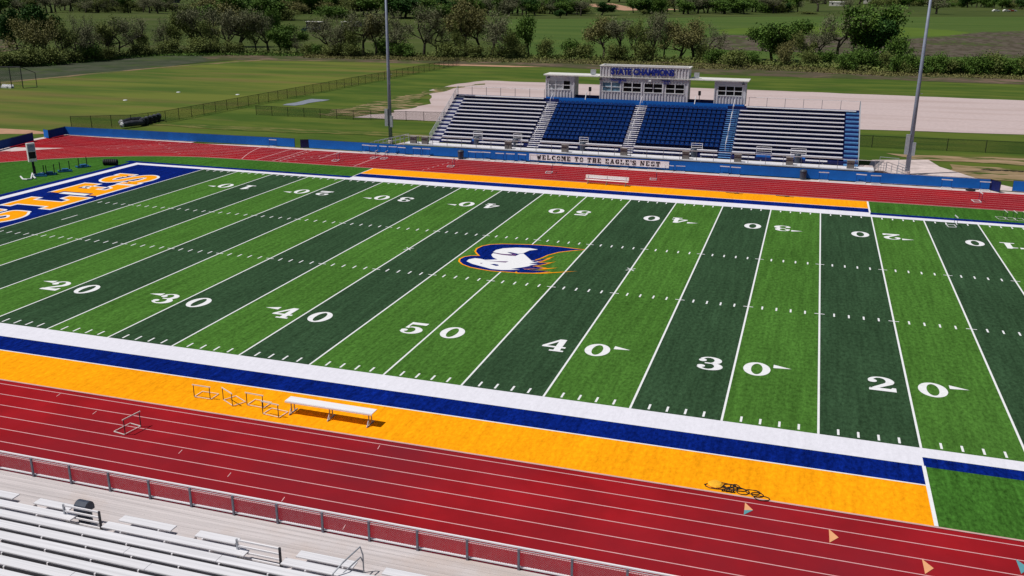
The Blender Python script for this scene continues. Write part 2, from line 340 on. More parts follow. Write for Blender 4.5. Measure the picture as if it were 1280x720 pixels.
# heavy serif numerals, drawn as filled outlines in a 1.55 x 2.0 box
def ell(cx, cy, rx, ry, a0, a1, n=18): return [(cx+rx*math.cos(math.radians(a0+(a1-a0)*i/n)), cy+ry*math.sin(math.radians(a0+(a1-a0)*i/n))) for i in range(n+1)]
def strip(A, B): return [[A[i], A[i+1], B[i+1], B[i]] for i in range(len(A)-1)]
def dig0():
    return strip(ell(.78, 1, .78, 1.0, 0, 360, 36), ell(.78, 1, .33, .80, 0, 360, 36))
def dig1(): return [[(.5, .2), (1.0, .2), (1.0, 2), (.68, 2), (.5, 1.8)], [(.15, 0), (1.35, 0), (1.35, .2), (.15, .2)], [(.1, 1.55), (.5, 1.55), (.5, 1.8), (.3, 1.74), (.1, 1.72)]]
def dig2():
    A = ell(.74, 1.38, .72, .62, 175, -35, 16); B = ell(.66, 1.40, .34, .44, 175, -35, 16)
    return strip(A, B)+[[A[-1], (.62, .42), (.1, .35), (.05, .22), B[-1]], [(.05, 0), (1.5, 0), (1.5, .55), (1.3, .55), (1.22, .38), (.35, .40), (.05, .22)], ell(.28, 1.34, .25, .22, 0, 360, 12)[:-1]]
def dig3():
    A = ell(.72, 1.45, .68, .55, 160, -70, 14); B = ell(.62, 1.45, .34, .40, 160, -70, 14)
    D = ell(.74, .56, .78, .58, 78, -160, 16); E2 = ell(.64, .56, .38, .42, 78, -160, 16)
    return strip(A, B)+strip(D, E2)+[[(.42, .95), (.9, .93), (.95, 1.1), (.42, 1.1)], ell(.26, 1.42, .24, .20, 0, 360, 12)[:-1], ell(.26, .52, .24, .2, 0, 360, 12)[:-1]]
def dig4(): return [[(.0, .58), (1.5, .58), (1.5, .80), (.0, .80)], [(.0, .80), (.28, .80), (.85, 1.6), (.85, 2.0)], [(.85, .2), (1.27, .2), (1.27, .58), (.85, .58)], [(.85, .8), (1.27, .8), (1.27, 2), (.85, 2)], [(.6, 0), (1.5, 0), (1.5, .2), (.6, .2)]]
def dig5():
    D = ell(.72, .62, .76, .64, 118, -158, 18); E2 = ell(.62, .62, .36, .46, 118, -158, 18)
    return strip(D, E2)+[[(.16, .95), (.30, .95), (.38, 1.62), (.24, 2)], [(.24, 2), (.38, 1.62), (1.36, 1.62), (1.42, 2)], [(.3, .95), (.42, .92), (.45, 1.20), (.33, 1.26)], ell(.26, .55, .24, .2, 0, 360, 12)[:-1]]
DG = {'0': dig0, '1': dig1, '2': dig2, '3': dig3, '4': dig4, '5': dig5}
def put(b, polys, fx, z):
    for k, P in enumerate(polys): b.poly([fx(*p) for p in P], z+.0006*(k % 5))
for k in range(-4, 5):
    x = k*10*YD; t = str((5-abs(k))*10)
    for s in (0, 1):
        b = MB()
        sy = 6.35
        def fx(dx):
            if s == 0: return lambda u, v: (x+dx+u*.95, sy+v*.99)
            return lambda u, v: (x-dx-u*.95, W-sy-v*.99)
        put(b, DG[t[0]](), fx(-2.05), .016); put(b, DG[t[1]](), fx(.50), .016)
        if k:
            right = (k > 0) == (s == 0)
            q = 2.12 if right else -2.12; d = .98 if right else -.98
            sg = 1 if s == 0 else -1
            b.poly([(x+sg*q, (sy+1.42) if s == 0 else W-sy-1.42), (x+sg*q, (sy+1.92) if s == 0 else W-sy-1.92), (x+sg*(q+d), (sy+1.55) if s == 0 else W-sy-1.55)], .016)
        struct(b.build('yard_number_markings', 'paint'))
# end zone lettering  (u along +Y, v from the goal line back)
def slabE(w): return [[(0, 0), (w+.3, 0), (w+.3, 1.9), (w-.8, 1.9), (w-1.3, 1.1), (2.6, 1.1), (2.6, 2.4), (3.1, 2.4), (3.1, 2.1), (3.7, 2.1), (3.7, 3.65), (3.1, 3.65), (3.1, 3.35), (2.6, 3.35), (2.6, 4.65), (w-1.4, 4.65), (w-1.1, 3.9), (w-.15, 3.9), (w-.15, 5.7), (0, 5.7), (0, 4.75), (.8, 4.75), (.8, .95), (0, .95)]]
def slabL(w): return [[(0, 0), (w, 0), (w, 2.4), (w-1.0, 2.4), (w-1.4, 1.15), (2.8, 1.15), (2.8, 4.75), (3.7, 4.75), (3.7, 5.7), (0, 5.7), (0, 4.75), (.9, 4.75), (.9, .95), (0, .95)]]
def slabG(w):
    A = ell(2.9, 2.85, 2.9, 2.85, 50, 320, 26); B = ell(2.9, 2.85, 1.0, 1.75, 320, 50, 20)
    return [A+[(5.4, 1.0), (5.4, 2.9), (3.2, 2.9), (3.2, 2.1), (3.7, 2.1), (3.7, 1.6)]+B[1:-1]+[(3.75, 4.0), (4.9, 3.7), (5.3, 3.7), (5.3, 5.7), (4.6, 5.7)]]
def slabS(w): return [[(0, 0), (0, 2.1), (1.0, 2.1), (1.5, 1.2), (2.6, 1.05), (2.9, 1.35), (2.6, 1.75), (1.1, 2.3), (.2, 3.1), (-.05, 4.2), (.6, 5.3), (2.1, 5.75), (3.4, 5.45), (3.6, 5.7), (4.6, 5.7), (4.6, 3.8), (3.6, 3.8), (3.1, 4.55), (2.3, 4.6), (2.1, 4.3), (2.5, 3.9), (3.9, 3.35), (4.9, 2.5), (5.1, 1.35), (4.4, .3), (2.9, -.1), (1.3, .2), (1.0, .0)]]
def slabA(w): return [[(0, 0), (2.6, 0), (2.6, .95), (2.0, .95), (2.2, 1.5), (3.8, 1.5), (4.0, .95), (3.4, .95), (3.4, 0), (6.0, 0), (6.0, .95), (5.5, .95), (3.8, 5.7), (2.2, 5.7), (.5, .95), (0, .95)]]
def grow(P, d):
    n = len(P); ar = sum(P[i][0]*P[(i+1) % n][1]-P[(i+1) % n][0]*P[i][1] for i in range(n)); sg = 1 if ar > 0 else -1; out = []
    for i in range(n):
        a = Vector(P[i-1]); c = Vector(P[i]); e = Vector(P[(i+1) % n]); d1 = (c-a).normalized(); d2 = (e-c).normalized()
        n1 = Vector((d1.y, -d1.x))*sg; n2 = Vector((d2.y, -d2.x))*sg; m = n1+n2
        m = m/max(.45, m.length_squared/2) if m.length > .2 else n1
        out.append((c.x+m.x*d, c.y+m.y*d))
    return out
def stroke(C0, hw, per=5):
    Q = [Vector(c) for c in C0]; out = []
    for i in range(len(Q)-1):
        p0, p1, p2, p3 = Q[max(i-1, 0)], Q[i], Q[i+1], Q[min(i+2, len(Q)-1)]
        for j in range(per):
            t = j/per; out.append(.5*((2*p1)+(p2-p0)*t+(2*p0-5*p1+4*p2-p3)*t*t+(3*p1-p0-3*p2+p3)*t**3))
    out.append(Q[-1]); A = []; B = []
    for i, c in enumerate(out):
        d = (out[min(i+1, len(out)-1)]-out[max(i-1, 0)]).normalized(); n_ = Vector((-d.y, d.x))*hw; A.append(tuple(c+n_)); B.append(tuple(c-n_))
    return [[A[i], B[i], B[i+1], A[i+1]] for i in range(len(A)-1)]
def letterS(g_):
    return stroke([(.75, 1.7), (1.15, .95), (2.4, .62), (3.75, .85), (4.35, 1.6), (3.8, 2.35), (2.5, 2.85), (1.25, 3.3), (.75, 4.05), (1.3, 4.8), (2.5, 5.1), (3.6, 4.8), (3.95, 4.1)], .56+g_)+[[(-g_, -g_), (.7+g_, -g_), (.7+g_, 2.1+g_), (-g_, 2.1+g_)], [(4.0-g_, 3.7-g_), (4.6+g_, 3.7-g_), (4.6+g_, 5.7+g_), (4.0-g_, 5.7+g_)]]
def smooth(P, k):
    for _ in range(k):
        o = []
        for i in range(len(P)):
            a = Vector(P[i]); c = Vector(P[(i+1) % len(P)]); L = (c-a).length; t = min(.25, .35/L) if L else .25
            o += [tuple(a.lerp(c, t)), tuple(a.lerp(c, 1-t))]
        P = o
    return P
for y0, fn, w in ((38.7, slabS, 5), (32.75, slabE, 5.1), (26.5, slabL, 5.3), (19.6, slabG, 5.4), (13.2, slabA, 6), (6.9, slabE, 5.4)):
    b = MB(); P = smooth(fn(w)[0], 3 if fn in (slabS, slabG) else 0); T = lambda q: [(-47.15-v, y0+u) for u, v in q]
    if fn is slabS:
        for g_, z_ in ((0, .022), (.27, .014)):
            for k, q_ in enumerate(letterS(g_)): b.poly(T(q_), z_+.0015*(k % 3)*(k > 58)+.0008*(k % 2))
            b.mi = 1
    else: b.poly(T(P), .016); b.mi = 1; b.poly(T(grow(P, .26)), .010)
    struct(b.build('end_zone_letter_markings', ['yel', 'paint']))
# midfield emblem
def Z(*pts): return [tuple(G(560+x/7.111, 290+y/7.111)[:2]) for x, y in pts]
body = Z((105, 262), (112, 240), (150, 222), (205, 213), (285, 213), (262, 192), (248, 172), (262, 148), (310, 126), (380, 113), (480, 109), (600, 111), (740, 115), (860, 123), (1000, 135), (1140, 152), (1210, 158), (1100, 166), (980, 180), (885, 205), (825, 232), (770, 250), (900, 240), (800, 275), (900, 275), (760, 305), (860, 322), (700, 335), (900, 352), (700, 362), (600, 360), (480, 352), (380, 345), (280, 328), (200, 312), (135, 288))
b = MB(); b.poly(body, .019); b.mi = 1
b.poly(grow(body, .13), .016)
for F in (((770, 252), (860, 241), (945, 220), (870, 252), (800, 268)), ((720, 300), (860, 283), (960, 265), (870, 291), (760, 308)), ((650, 322), (820, 328), (980, 320), (850, 335), (680, 334)), ((600, 355), (900, 362), (1150, 350), (1000, 362), (820, 373), (600, 369))):
    b.poly(Z(*F), .0235)
b.mi = 0
for F in (((740, 262), (830, 245), (890, 238), (840, 256), (770, 270)), ((720, 300), (820, 286), (890, 280), (830, 294), (750, 306)), ((640, 322), (760, 328), (850, 328), (780, 336), (680, 332)), ((600, 345), (760, 352), (900, 358), (760, 366), (620, 364))):
    b.poly(Z(*F), .027)
b.mi = 2
b.poly(Z((165, 262), (185, 245), (240, 235), (290, 240), (330, 250), (440, 246), (400, 228), (385, 205), (400, 190), (500, 206), (600, 216), (640, 196), (670, 193), (715, 232), (740, 256), (860, 252), (800, 270), (720, 284), (840, 290), (740, 302), (650, 318), (560, 330), (640, 338), (480, 340), (380, 330), (300, 308), (215, 285)), .022)
b.poly(Z((400, 182), (425, 162), (490, 147), (610, 141), (730, 146), (800, 158), (725, 166), (675, 188), (625, 196), (560, 182), (525, 182), (575, 200), (490, 198)), .022)
b.mi = 3
b.poly(Z((320, 256), (420, 262), (540, 264), (510, 274), (440, 268)), .0245); b.poly(Z((392, 186), (480, 196), (580, 204), (545, 186), (605, 200), (605, 212), (560, 214), (470, 204)), .0245)
b.mi = 0; b.poly(Z((375, 290), (410, 286), (445, 292), (452, 302), (425, 304), (400, 296)), .0245); b.mi = 3; b.poly(Z((285, 278), (305, 277), (305, 283), (288, 283)), .0245)
struct(b.build('midfield_emblem_markings', ['blu', 'yel', 'paint', 'purple']))
# ------------------------------------------------------------------ far grandstand
DZ = 1.2
def rowY(i): return 69.0+.80*i
def rowZ(i): return 1.65+.39*i          # top of seat i
gs = thing('grandstand', 'blue and silver aluminium grandstand facing the far sideline', 'grandstand', (0, 66.9, 0))
GP = (0, 66.9, 0)
def gpart(b, name, m, parent=None, **k):
    o = b.build(name, m, parent or gs)
    o.location = (-GP[0], -GP[1], -GP[2]) if parent is None else (0, 0, 0)
    return o
XL, XR = -25.7, 26.7
gpart(MB().box(-28.5, 28.4, 67.15, 69.05, DZ-.12, DZ), 'front_walkway', 'aluplank')
b = MB()
for i in range(13):                     # risers and treads
    y = rowY(i); zt = rowZ(i)
    b.box(XL, XR, y+.28, y+.32, zt-.43, zt-.05)
gpart(b, 'riser', 'navy')
b = MB()
for i in range(12): b.box(XL, XR, rowY(i)+.325, rowY(i+1)+.275, rowZ(i)-.10, rowZ(i)-.04)
gpart(b, 'tread', 'navy')
gpart(MB().box(XL, XR, rowY(12)+.325, rowY(12)+1.1, rowZ(12)-.1, rowZ(12)-.04), 'rear_walkway', 'navy')
AIS = (-11.75, .15, 11.8)
segs = [(-24.2, -12.55), (12.6, 25.0)]
for i in range(13):
    y, zt = rowY(i), rowZ(i)
    sg = list(segs) if i else [(-24.0, -20.0), (-18.9, -13.0), (-12.0+1, -6.0), (-5.0, -.9), (1.0, 7.9), (9.0, 11.0), (13.0, 15.3), (17.2, 19.1), (21.0, 23.4)]
    if i == 1: sg = [(-24.2, -20.0), (-18.7, -14.6), (-13.6, -12.6), (-11.0, -.6), (.9, 10.9), (12.6, 15.3), (17.2, 25.0)]
    if i == 12: sg = [(-25.2, -13.1), (13.3, 26.3)]
    for x0, x1 in sg: gpart(MB().box(x0, x1, y-.05, y+.27, zt-.105, zt), 'bench', 'alu')
for i, a in enumerate(AIS):             # aisle steps, two per row
    b = MB()
    for k in range(24):
        y = rowY(0)+.40*k-.1; z = DZ+.22+.195*k
        b.box(a-.72, a+.72, y, y+.30, z-.05, z)
    gpart(b, 'aisle_steps', 'alu' if i < 2 else 'step')
    for k in range(1, 11, 3):
        b = MB()
        p0 = (a, rowY(k), rowZ(k)); p1 = (a, rowY(k)+1.5, rowZ(k)+.73)
        b.bar(p0, (p0[0], p0[1], p0[2]+.85), .05).bar(p1, (p1[0], p1[1], p1[2]+.85), .05).bar((p0[0], p0[1], p0[2]+.85), (p1[0], p1[1], p1[2]+.85), .05)
        gpart(b, 'aisle_handrail', 'trim')
for x0, x1 in ((XL, -24.35), (25.15, XR)):
    b = MB()
    for k in range(26):
        y = rowY(0)+.40*k-.1; z = DZ+.20+.195*k
        if k % 2 == 0: b.box(x0+.03, x1, y, y+.38, z-.17, z)
        else: b.box(x0+.03, x1, y, y+.38, z-.17, z)
    gpart(b, 'end_steps', 'alu' if x0 < 0 else 'step')
# individual chairs on rows 2..12
cb = MB(); cb.box(-.24, .24, -.02, .36, -.05, 0.0); chair_seat = cb
def chair_mesh(b, x, y, z):
    b.mi = 0
    b.quad((x-.215, y+.27, z-.02), (x+.215, y+.27, z-.02), (x+.215, y+.37, z+.27), (x-.215, y+.37, z+.27))
    b.quad((x+.215, y+.31, z-.02), (x-.215, y+.31, z-.02), (x-.215, y+.41, z+.27), (x+.215, y+.41, z+.27))
    b.quad((x-.215, y+.37, z+.27), (x+.215, y+.37, z+.27), (x+.215, y+.41, z+.27), (x-.215, y+.41, z+.27))
    b.quad((x-.215, y+.27, z-.02), (x-.215, y+.37, z+.27), (x-.215, y+.41, z+.27), (x-.215, y+.31, z-.02))
    b.quad((x+.215, y+.31, z-.02), (x+.215, y+.41, z+.27), (x+.215, y+.37, z+.27), (x+.215, y+.27, z-.02))
    b.box(x-.22, x+.22, y-.10, y+.28, z-.05, z-.005)
    b.mi = 1; b.box(x-.26, x-.2155, y-.02, y+.3, z-.35, z-.06)
proto = MB(); chair_mesh(proto, 0, 0, 0); proto.mi = 2; proto.box(-.02, .02, .262, .268, .10, .14)
cnt = 0; rest = MB(); first = None
for i in range(2, 12):
    for (a, c) in ((-10.95, -.65), (.95, 10.95)):
        n = int((c-a)/.56)
        for j in range(n):
            x = a+(j+.5)*(c-a)/n; y = rowY(i); z = rowZ(i)-.03
            if cnt < 100:
                if first is None:
                    first = proto.build('stadium_chair', ['seat', 'seatdk', 'dot'], gs, loc=(x, y-66.9, z))
                else:
                    o = first.copy(); C.objects.link(o); o.parent = gs; o.location = (x, y-66.9, z)
            else:
                chair_mesh(rest, x, y, z)
                if R.random() < .2: rest.mi = 2; rest.box(x-.02, x+.02, y+.26, y+.268, z+.10, z+.14)
            cnt += 1
stuff(gpart(rest, 'stadium_chair_rows', ['seat', 'seatdk', 'dot']))
gpart(MB().box(-11.0, 11.0, rowY(12)+.10, rowY(12)+.16, rowZ(11)+.0, rowZ(12)+.02), 'rear_board', 'blue')
gpart(MB().box(-12.9, 13.0, rowY(12)+.40, rowY(12)+.46, rowZ(12)-.1, rowZ(12)+.17), 'rear_board', 'blue')
# rails
def rail(pts, h, n, post=.05, mids=(), r=.045, name='railing', m='alu', mesh=False, parent=None):
    b = MB()
    for (p, q) in zip(pts[:-1], pts[1:]):
        p = Vector(p); q = Vector(q)
        b.bar(p+Vector((0, 0, h)), q+Vector((0, 0, h)), r)
        for mm in mids: b.bar(p+Vector((0, 0, mm)), q+Vector((0, 0, mm)), r*.7)
    gpart(b, name, m)
    for (p, q) in zip(pts[:-1], pts[1:]):
        p = Vector(p); q = Vector(q); k = max(1, int((q-p).length/n))
        for i in range(k+1):
            c = p+(q-p)*(i/k); gpart(MB().bar(c, c+Vector((0, 0, h)), post), 'rail_post', 'postgrey' if m == 'alu' else m)
rail([(-28.4, 67.2, DZ), (28.4, 67.2, DZ)], 1.07, 1.9, mids=(), r=.045)
rail([(XL, rowY(12)+1.1, rowZ(12)-.05), (-13.3, rowY(12)+1.1, rowZ(12)-.05)], 1.1, 1.9, r=.04)
rail([(13.5, rowY(12)+1.1, rowZ(12)-.05), (XR, rowY(12)+1.1, rowZ(12)-.05)], 1.1, 1.9, r=.04)
for x in (XL, XR+.05):
    rail([(x, 69.1, DZ+.1), (x, rowY(12)+1.1, rowZ(12)+.1)], 1.0, 1.7, mids=(.12, .34, .56, .78), r=.045, m='galv')
def wires(b, p, q, z0, z1, sp=.12, w=.008):
    """diagonal wire lattice in the vertical plane p-q, from z0 to z1 above it"""
    p = Vector(p); q = Vector(q); L = (q-p).length; d = (q-p)/L; h = z1-z0; up = Vector((0, 0, 1)); k = int((L+h)/sp)
    nrm = Vector((-d.y, d.x, 0))
    for s in (0, 1):
        for i in range(k):
            a = -h+i*sp; t0 = max(0, -a); t1 = min(h, L-a)
            if t1 <= t0: continue
            if s == 0: A = p+d*(a+t0)+up*(z0+t0); B = p+d*(a+t1)+up*(z0+t1)
            else: A = p+d*(a+t0)+up*(z1-t0); B = p+d*(a+t1)+up*(z1-t1)
            o = (B-A).normalized().cross(nrm)*w/2
            b.quad(A-o, A+o, B+o, B-o)
# bay guard rails in front rows
for x0, x1 in ((-20.0, -18.8), (-14.6, -13.5), (-6.0, -4.9), (7.8, 9.1), (15.4, 17.1), (19.3, 21.0)):
    b = MB()
    for zz in (.35, .6, .85, 1.1): b.bar((x0, 70.1, 1.62+zz), (x1, 70.1, 1.62+zz), .05)
    b.bar((x0, 70.1, 1.6), (x0, 70.1, 2.75), .05).bar((x1, 70.1, 1.6), (x1, 70.1, 2.75), .05)
    gpart(b, 'bay_guard_rail', 'alu')
for x0, x1 in ((15.4, 17.1), (19.3, 21.0), (-20, -18.8)): gpart(MB().box(x0+.05, x1-.05, 69.4, 69.44, DZ, 1.95), 'bay_panel', 'blue')
b = MB()                                 # under-structure
for x in [XL+.3+i*3.45 for i in range(16)]:
    b.bar((x, 69.3, 0), (x, 69.3, 1.3), .12).bar((x, 74.2, 0), (x, 74.2, 3.9), .12).bar((x, 79.4, 0), (x, 79.4, 6.1), .14)
    b.bar((x, 69.2, 1.15), (x, 79.6, 6.1), .14, .2).bar((x, 74.2, .2), (x, 79.4, 5.6), .08)
gpart(b, 'support_frame', 'galv')
# ramps at both ends
b = MB()
b.quad((28.4, 67.3, DZ), (29.4, 67.3, DZ), (31.6, 70.6, 0), (28.4, 71.6, 0)); b.quad((28.4, 67.3, DZ), (28.4, 71.6, 0), (28.4, 67.3, 0)); b.quad((29.4, 67.3, DZ), (29.4, 67.3, 0), (31.6, 70.6, 0))
b.box(26.75, 28.4, 69.05, 70.4, DZ-.12, DZ-.01)
gpart(b, 'entry_ramp', 'conc')
b = MB()
for p, q in (((28.5, 67.5, DZ+1), (30.0, 71.8, 1.3)), ((29.6, 67.3, DZ+1), (32.2, 70.6, 1.0))):
    b.bar(p, q, .05)
    for t in range(5):
        c = Vector(p).lerp(Vector(q), t/4); b.bar((c.x, c.y, c.z-1.0), c, .05)
    for t in (.3, .6): b.bar((p[0], p[1], p[2]-t), (q[0], q[1], q[2]-t), .035)
b.bar((29.2, 71.9, 2.0), (31.2, 71.4, 2.0), .05).bar((29.2, 71.9, 0), (29.2, 71.9, 2.0), .05).bar((31.2, 71.4, 0), (31.2, 71.4, 2.0), .05)
for zz in (.3, .6, .9, 1.2, 1.5): b.bar((31.2, 71.4, zz), (31.9, 69.4, zz), .05)
gpart(b, 'ramp_railing', 'galv')
b = MB(); b.quad((-28.5, 67.3, DZ), (-28.5, 68.8, DZ), (-33.5, 68.8, 0), (-33.5, 67.3, 0)); b.quad((-28.5, 67.3, 0), (-28.5, 67.3, DZ), (-33.5, 67.3, 0))
gpart(b, 'entry_ramp', 'conc')
b = MB()
for y in (67.35, 68.8):
    b.bar((-28.5, y, DZ+1), (-33.4, y, 1.0), .05).bar((-28.5, y, DZ+.55), (-33.4, y, .55), .04)
    for t in range(5): b.bar((-28.5-4.9*t/4, y, DZ-DZ*t/4), (-28.5-4.9*t/4, y, DZ+1-1.2*t/4), .05)
gpart(b, 'ramp_railing', 'galv')
# ------------------------------------------------------------------ press box
PY = 79.25; PZ = 6.45
pb = thing('press_box', 'ribbed grey press box with flat roof on top of the blue grandstand', 'press box', (0, PY, PZ))
def ppart(b, name, m, parent=None):
    o = b.build(name, m, parent or pb)
    if parent is None: o.location = (0, -PY, -PZ)
    return o
def ribbed(b, x0, x1, z0, z1, y, holes=()):
    """front wall with openings; ribs every 0.3 m"""
    cuts = sorted({x0, x1, *[h[0] for h in holes], *[h[1] for h in holes]})
    for a, c in zip(cuts[:-1], cuts[1:]):
        hh = [h for h in holes if h[0] <= a+1e-6 and h[1] >= c-1e-6]
        spans = [(z0, z1)] if not hh else [(z0, hh[0][2]), (hh[0][3], z1)]
        for s0, s1 in spans: b.box(a, c, y, y+.1, s0, s1)
    n = int((x1-x0)/.38)
    for i in range(n+1):
        x = x0+(x1-x0)*i/n; hh = [h for h in holes if h[0]-.05 < x < h[1]+.05]
        spans = [(z0, z1)] if not hh else [(z0, hh[0][2]-.06), (hh[0][3]+.06, z1)]
        for s0, s1 in spans: b.box(x-.06, x+.06, y-.085, y-.002, s0+.01, s1-.01)
def window(x0, x1, z0, z1, panes, glass, y=PY):
    f = MB(); t = .075
    f.box(x0, x1, y-.04, y+.08, z1-t, z1).box(x0, x1, y-.09, y+.08, z0, z0+t+.02).box(x0, x0+t, y-.038, y+.08, z0+t+.02, z1-t).box(x1-t, x1, y-.038, y+.08, z0+t+.02, z1-t)
    for i in range(1, panes): 
        xm = x0+(x1-x0)*i/panes; f.box(xm-.05, xm+.05, y-.036, y+.075, z0+t+.02, z1-t)
    zm = (z0+z1)/2; f.box(x0+t, x1-t, y-.02, y+.07, zm-.04, zm+.04)
    w = ppart(f, 'window', 'trim')
    for i in range(panes):
        a = x0+(x1-x0)*i/panes; c = x0+(x1-x0)*(i+1)/panes; g = glass if isinstance(glass, str) else glass[i]
        MB().box(a+.04, c-.04, y+.072, y+.09, z0+.05, z1-.05).build('pane', g, w)
WZ0, WZ1 = 7.45, 8.72
for nm, x0, x1, hs in (('side_room_wall', -12.95, -9.15, [(-12.65, -9.6, WZ0, WZ1)]), ('side_room_wall', 9.2, 13.0, [(9.55, 12.65, WZ0, WZ1)]), ('main_wall', -5.6, 5.8, [(-5.35, -2.9, WZ0, WZ1), (-2.6, -.15, WZ0, WZ1), (.15, 2.6, WZ0, WZ1), (2.95, 5.4, WZ0, WZ1)])):
    b = MB(); top = 9.3
    ribbed(b, x0, x1, PZ, top, PY, hs)
    b.box(x0, x0+.1, PY+.1, PY+2.6, PZ, top).box(x1-.1, x1, PY+.1, PY+2.6, PZ, top).box(x0+.1, x1-.1, PY+2.5, PY+2.6, PZ, top).box(x0+.1, x1-.1, PY+.1, PY+2.5, PZ, PZ+.08)
    ppart(b, nm, 'clad')
window(-12.65, -9.6, WZ0, WZ1, 3, ['glassrefl', 'glassrefl', 'glassdk'])
window(9.55, 12.65, WZ0, WZ1, 3, 'glassdk')
for i, h in enumerate([(-5.35, -2.9), (-2.6, -.15), (.15, 2.6), (2.95, 5.4)]): window(h[0], h[1], WZ0, WZ1, 2, 'glassbl' if i == 0 else 'glassdk')
for x0, x1 in ((-13.25, -5.75), (5.95, 13.35)): ppart(MB().box(x0, x1, PY-.35, PY+2.8, 9.31, 9.45), 'roof', 'roof')
b = MB(); ribbed(b, -5.6, 5.8, 9.42, 10.7, PY); b.box(-5.6, -5.5, PY+.1, PY+2.6, 9.42, 10.7).box(5.7, 5.8, PY+.1, PY+2.6, 9.42, 10.7).box(-5.5, 5.7, PY+2.5, PY+2.6, 9.42, 10.7)
b.box(-5.55, 5.75, PY+.1, PY+2.5, 10.35, 10.42); ppart(b, 'parapet_wall', 'clad')
b = MB(); b.box(-5.75, 5.95, PY-.12, PY+.16, 10.70, 10.80).box(-5.75, 5.95, PY+2.45, PY+2.7, 10.70, 10.80).box(-5.75, -5.5, PY+.16, PY+2.45, 10.70, 10.80).box(5.7, 5.95, PY+.16, PY+2.45, 10.70, 10.80)
b.box(-5.75, 5.95, PY-.22, PY-.05, 9.31, 9.41); ppart(b, 'roof_trim', 'roof')
def text(name, s, size, loc, m, parent, rot=(math.pi/2, 0, 0), ext=.02, off=.0, sx=1.0, space=1.0):
    cu = bpy.data.curves.new(name, 'FONT'); cu.body = s; cu.size = size; cu.extrude = ext; cu.offset = off; cu.align_x = 'CENTER'; cu.align_y = 'CENTER'; cu.space_character = space
    cu.materials.append(M[m])
    o = bpy.data.objects.new(name, cu); C.objects.link(o); o.location = loc; o.rotation_euler = rot; o.scale = (sx, 1, 1)
    bpy.context.view_layer.update(); me = bpy.data.meshes.new_from_object(o.evaluated_get(bpy.context.evaluated_depsgraph_get()))
    o2 = bpy.data.objects.new(name, me); C.objects.link(o2); o2.location = loc; o2.rotation_euler = rot; o2.scale = (sx, 1, 1); bpy.data.objects.remove(o)
    if parent: o2.parent = parent
    return o2
text('sign_lettering', 'STATE CHAMPIONS', 1.05, (0-.1, -.15, 10.04-PZ), 'sign', pb, ext=.05, off=.05, sx=.88, space=1.0)
text('sign_lettering', 'FOOTBALL', .42, (-3.15, -.12, 9.0-PZ), 'sign', pb, ext=.02, off=.012, sx=1.0)
text('sign_lettering', '85', .36, (-3.0, -.12, 8.72-PZ), 'sign', pb, ext=.02, off=.012)
text('sign_lettering', 'TRACK', .36, (3.0, -.12, 9.05-PZ), 'sign', pb, ext=.02, off=.012)
text('sign_lettering', '10 11', .34, (3.0, -.12, 8.76-PZ), 'sign', pb, ext=.02, off=.012)
for x in (-5.55, .95, 12.9-.2, -12.6):              # wall floodlights
    b = MB(); b.box(x-.16, x+.16, PY-.42, PY-.14, 8.95, 9.1).bar((x, PY-.2, 9.1), (x, PY, 9.25), .05); ppart(b, 'floodlight', 'white' if abs(x) < 3 else 'darkmetal')
for x, lb in ((-6.75, 'left'), (6.75, 'right')):
    b = MB(); b.box(x-.32, x+.32, PY+.5, PY+.9, 9.55, 10.15).box(x-.2, x+.2, PY+.6, PY+.8, 9.45, 9.55)
    o = b.build('loudspeaker', 'galv'); tag(o, 'grey square loudspeaker on the %s half of the press box roof' % lb, 'loudspeaker')
for x, lb in ((-7.0, 'left'), (7.3, 'right')):
    r = thing('pole_speaker', 'small black speaker on a short post in the %s gap of the press box' % lb, 'speaker', (x, PY+.2, rowZ(12)-.04))
    MB().tube([(0, 0, 0), (0, 0, 1.1)], .04, 6).build('post', 'darkmetal', r); MB().box(-.16, .16, -.12, .12, 1.1, 1.65).build('speaker_cabinet', 'rubber', r)
    MB().bar((-.5, -.5, 0), (-.42, -.2, 1.0), .09).build('brace', 'white', r)
for x0, x1 in ((-9.1, -5.65), (5.85, 9.15)): gpart(MB().box(x0, x1, PY+.9, PY+1.0, PZ-.1, PZ+.35), 'rear_board', 'navy')
b = MB(); b.box(-12.9, 13.0, PY-.02, PY+2.7, PZ-.12, PZ-.005); ppart(b, 'floor_deck', 'navy')
b = MB()
for x in (-12.7, -9.4, -5.3, 0, 5.3, 9.4, 12.7): b.bar((x, PY+2.4, 0), (x, PY+2.4, PZ-.12), .2)
ppart(b, 'support_columns', 'galv')
# ------------------------------------------------------------------ bins
def can(name, label, loc, h=.9, r=.3, group=None, hood=False, m='bin'):
    t = thing(name, label, 'trash can', loc, 0, group)
    MB().lathe([(r*.82, 0), (r*.9, h*.05), (r, h*.82), (r*1.06, h*.84), (r*1.06, h*.9)], n=18).build('body', m, t)
    MB().lathe([(r*1.08, h*.9), (r*1.05, h*.97), (r*.8, h*1.08), (r*.3, h*1.14)], n=18).build('lid', m, t)
    return t
for (px, py, lb) in ((576, 198.5, 'black trash can on the concrete strip before the left half of the blue fence'), (1003.5, 224, 'black trash can on the concrete strip before the right half of the blue fence')):
    p = G(px, py); c = can('trash_can', lb, (p.x, p.y, -.01), 1.0, .38)
    o = MB().lathe([(.28, 0), (.34, .05), (.36, .7), (.3, .78)], n=16)
for i, x in enumerate((-19.3, -14.1, -5.4, 8.2, 20.1)):
    can('trash_can', 'dark trash can in a front-row bay of the grandstand, %s from the left' % nth(i), (x, 69.25, DZ), .95, .36)
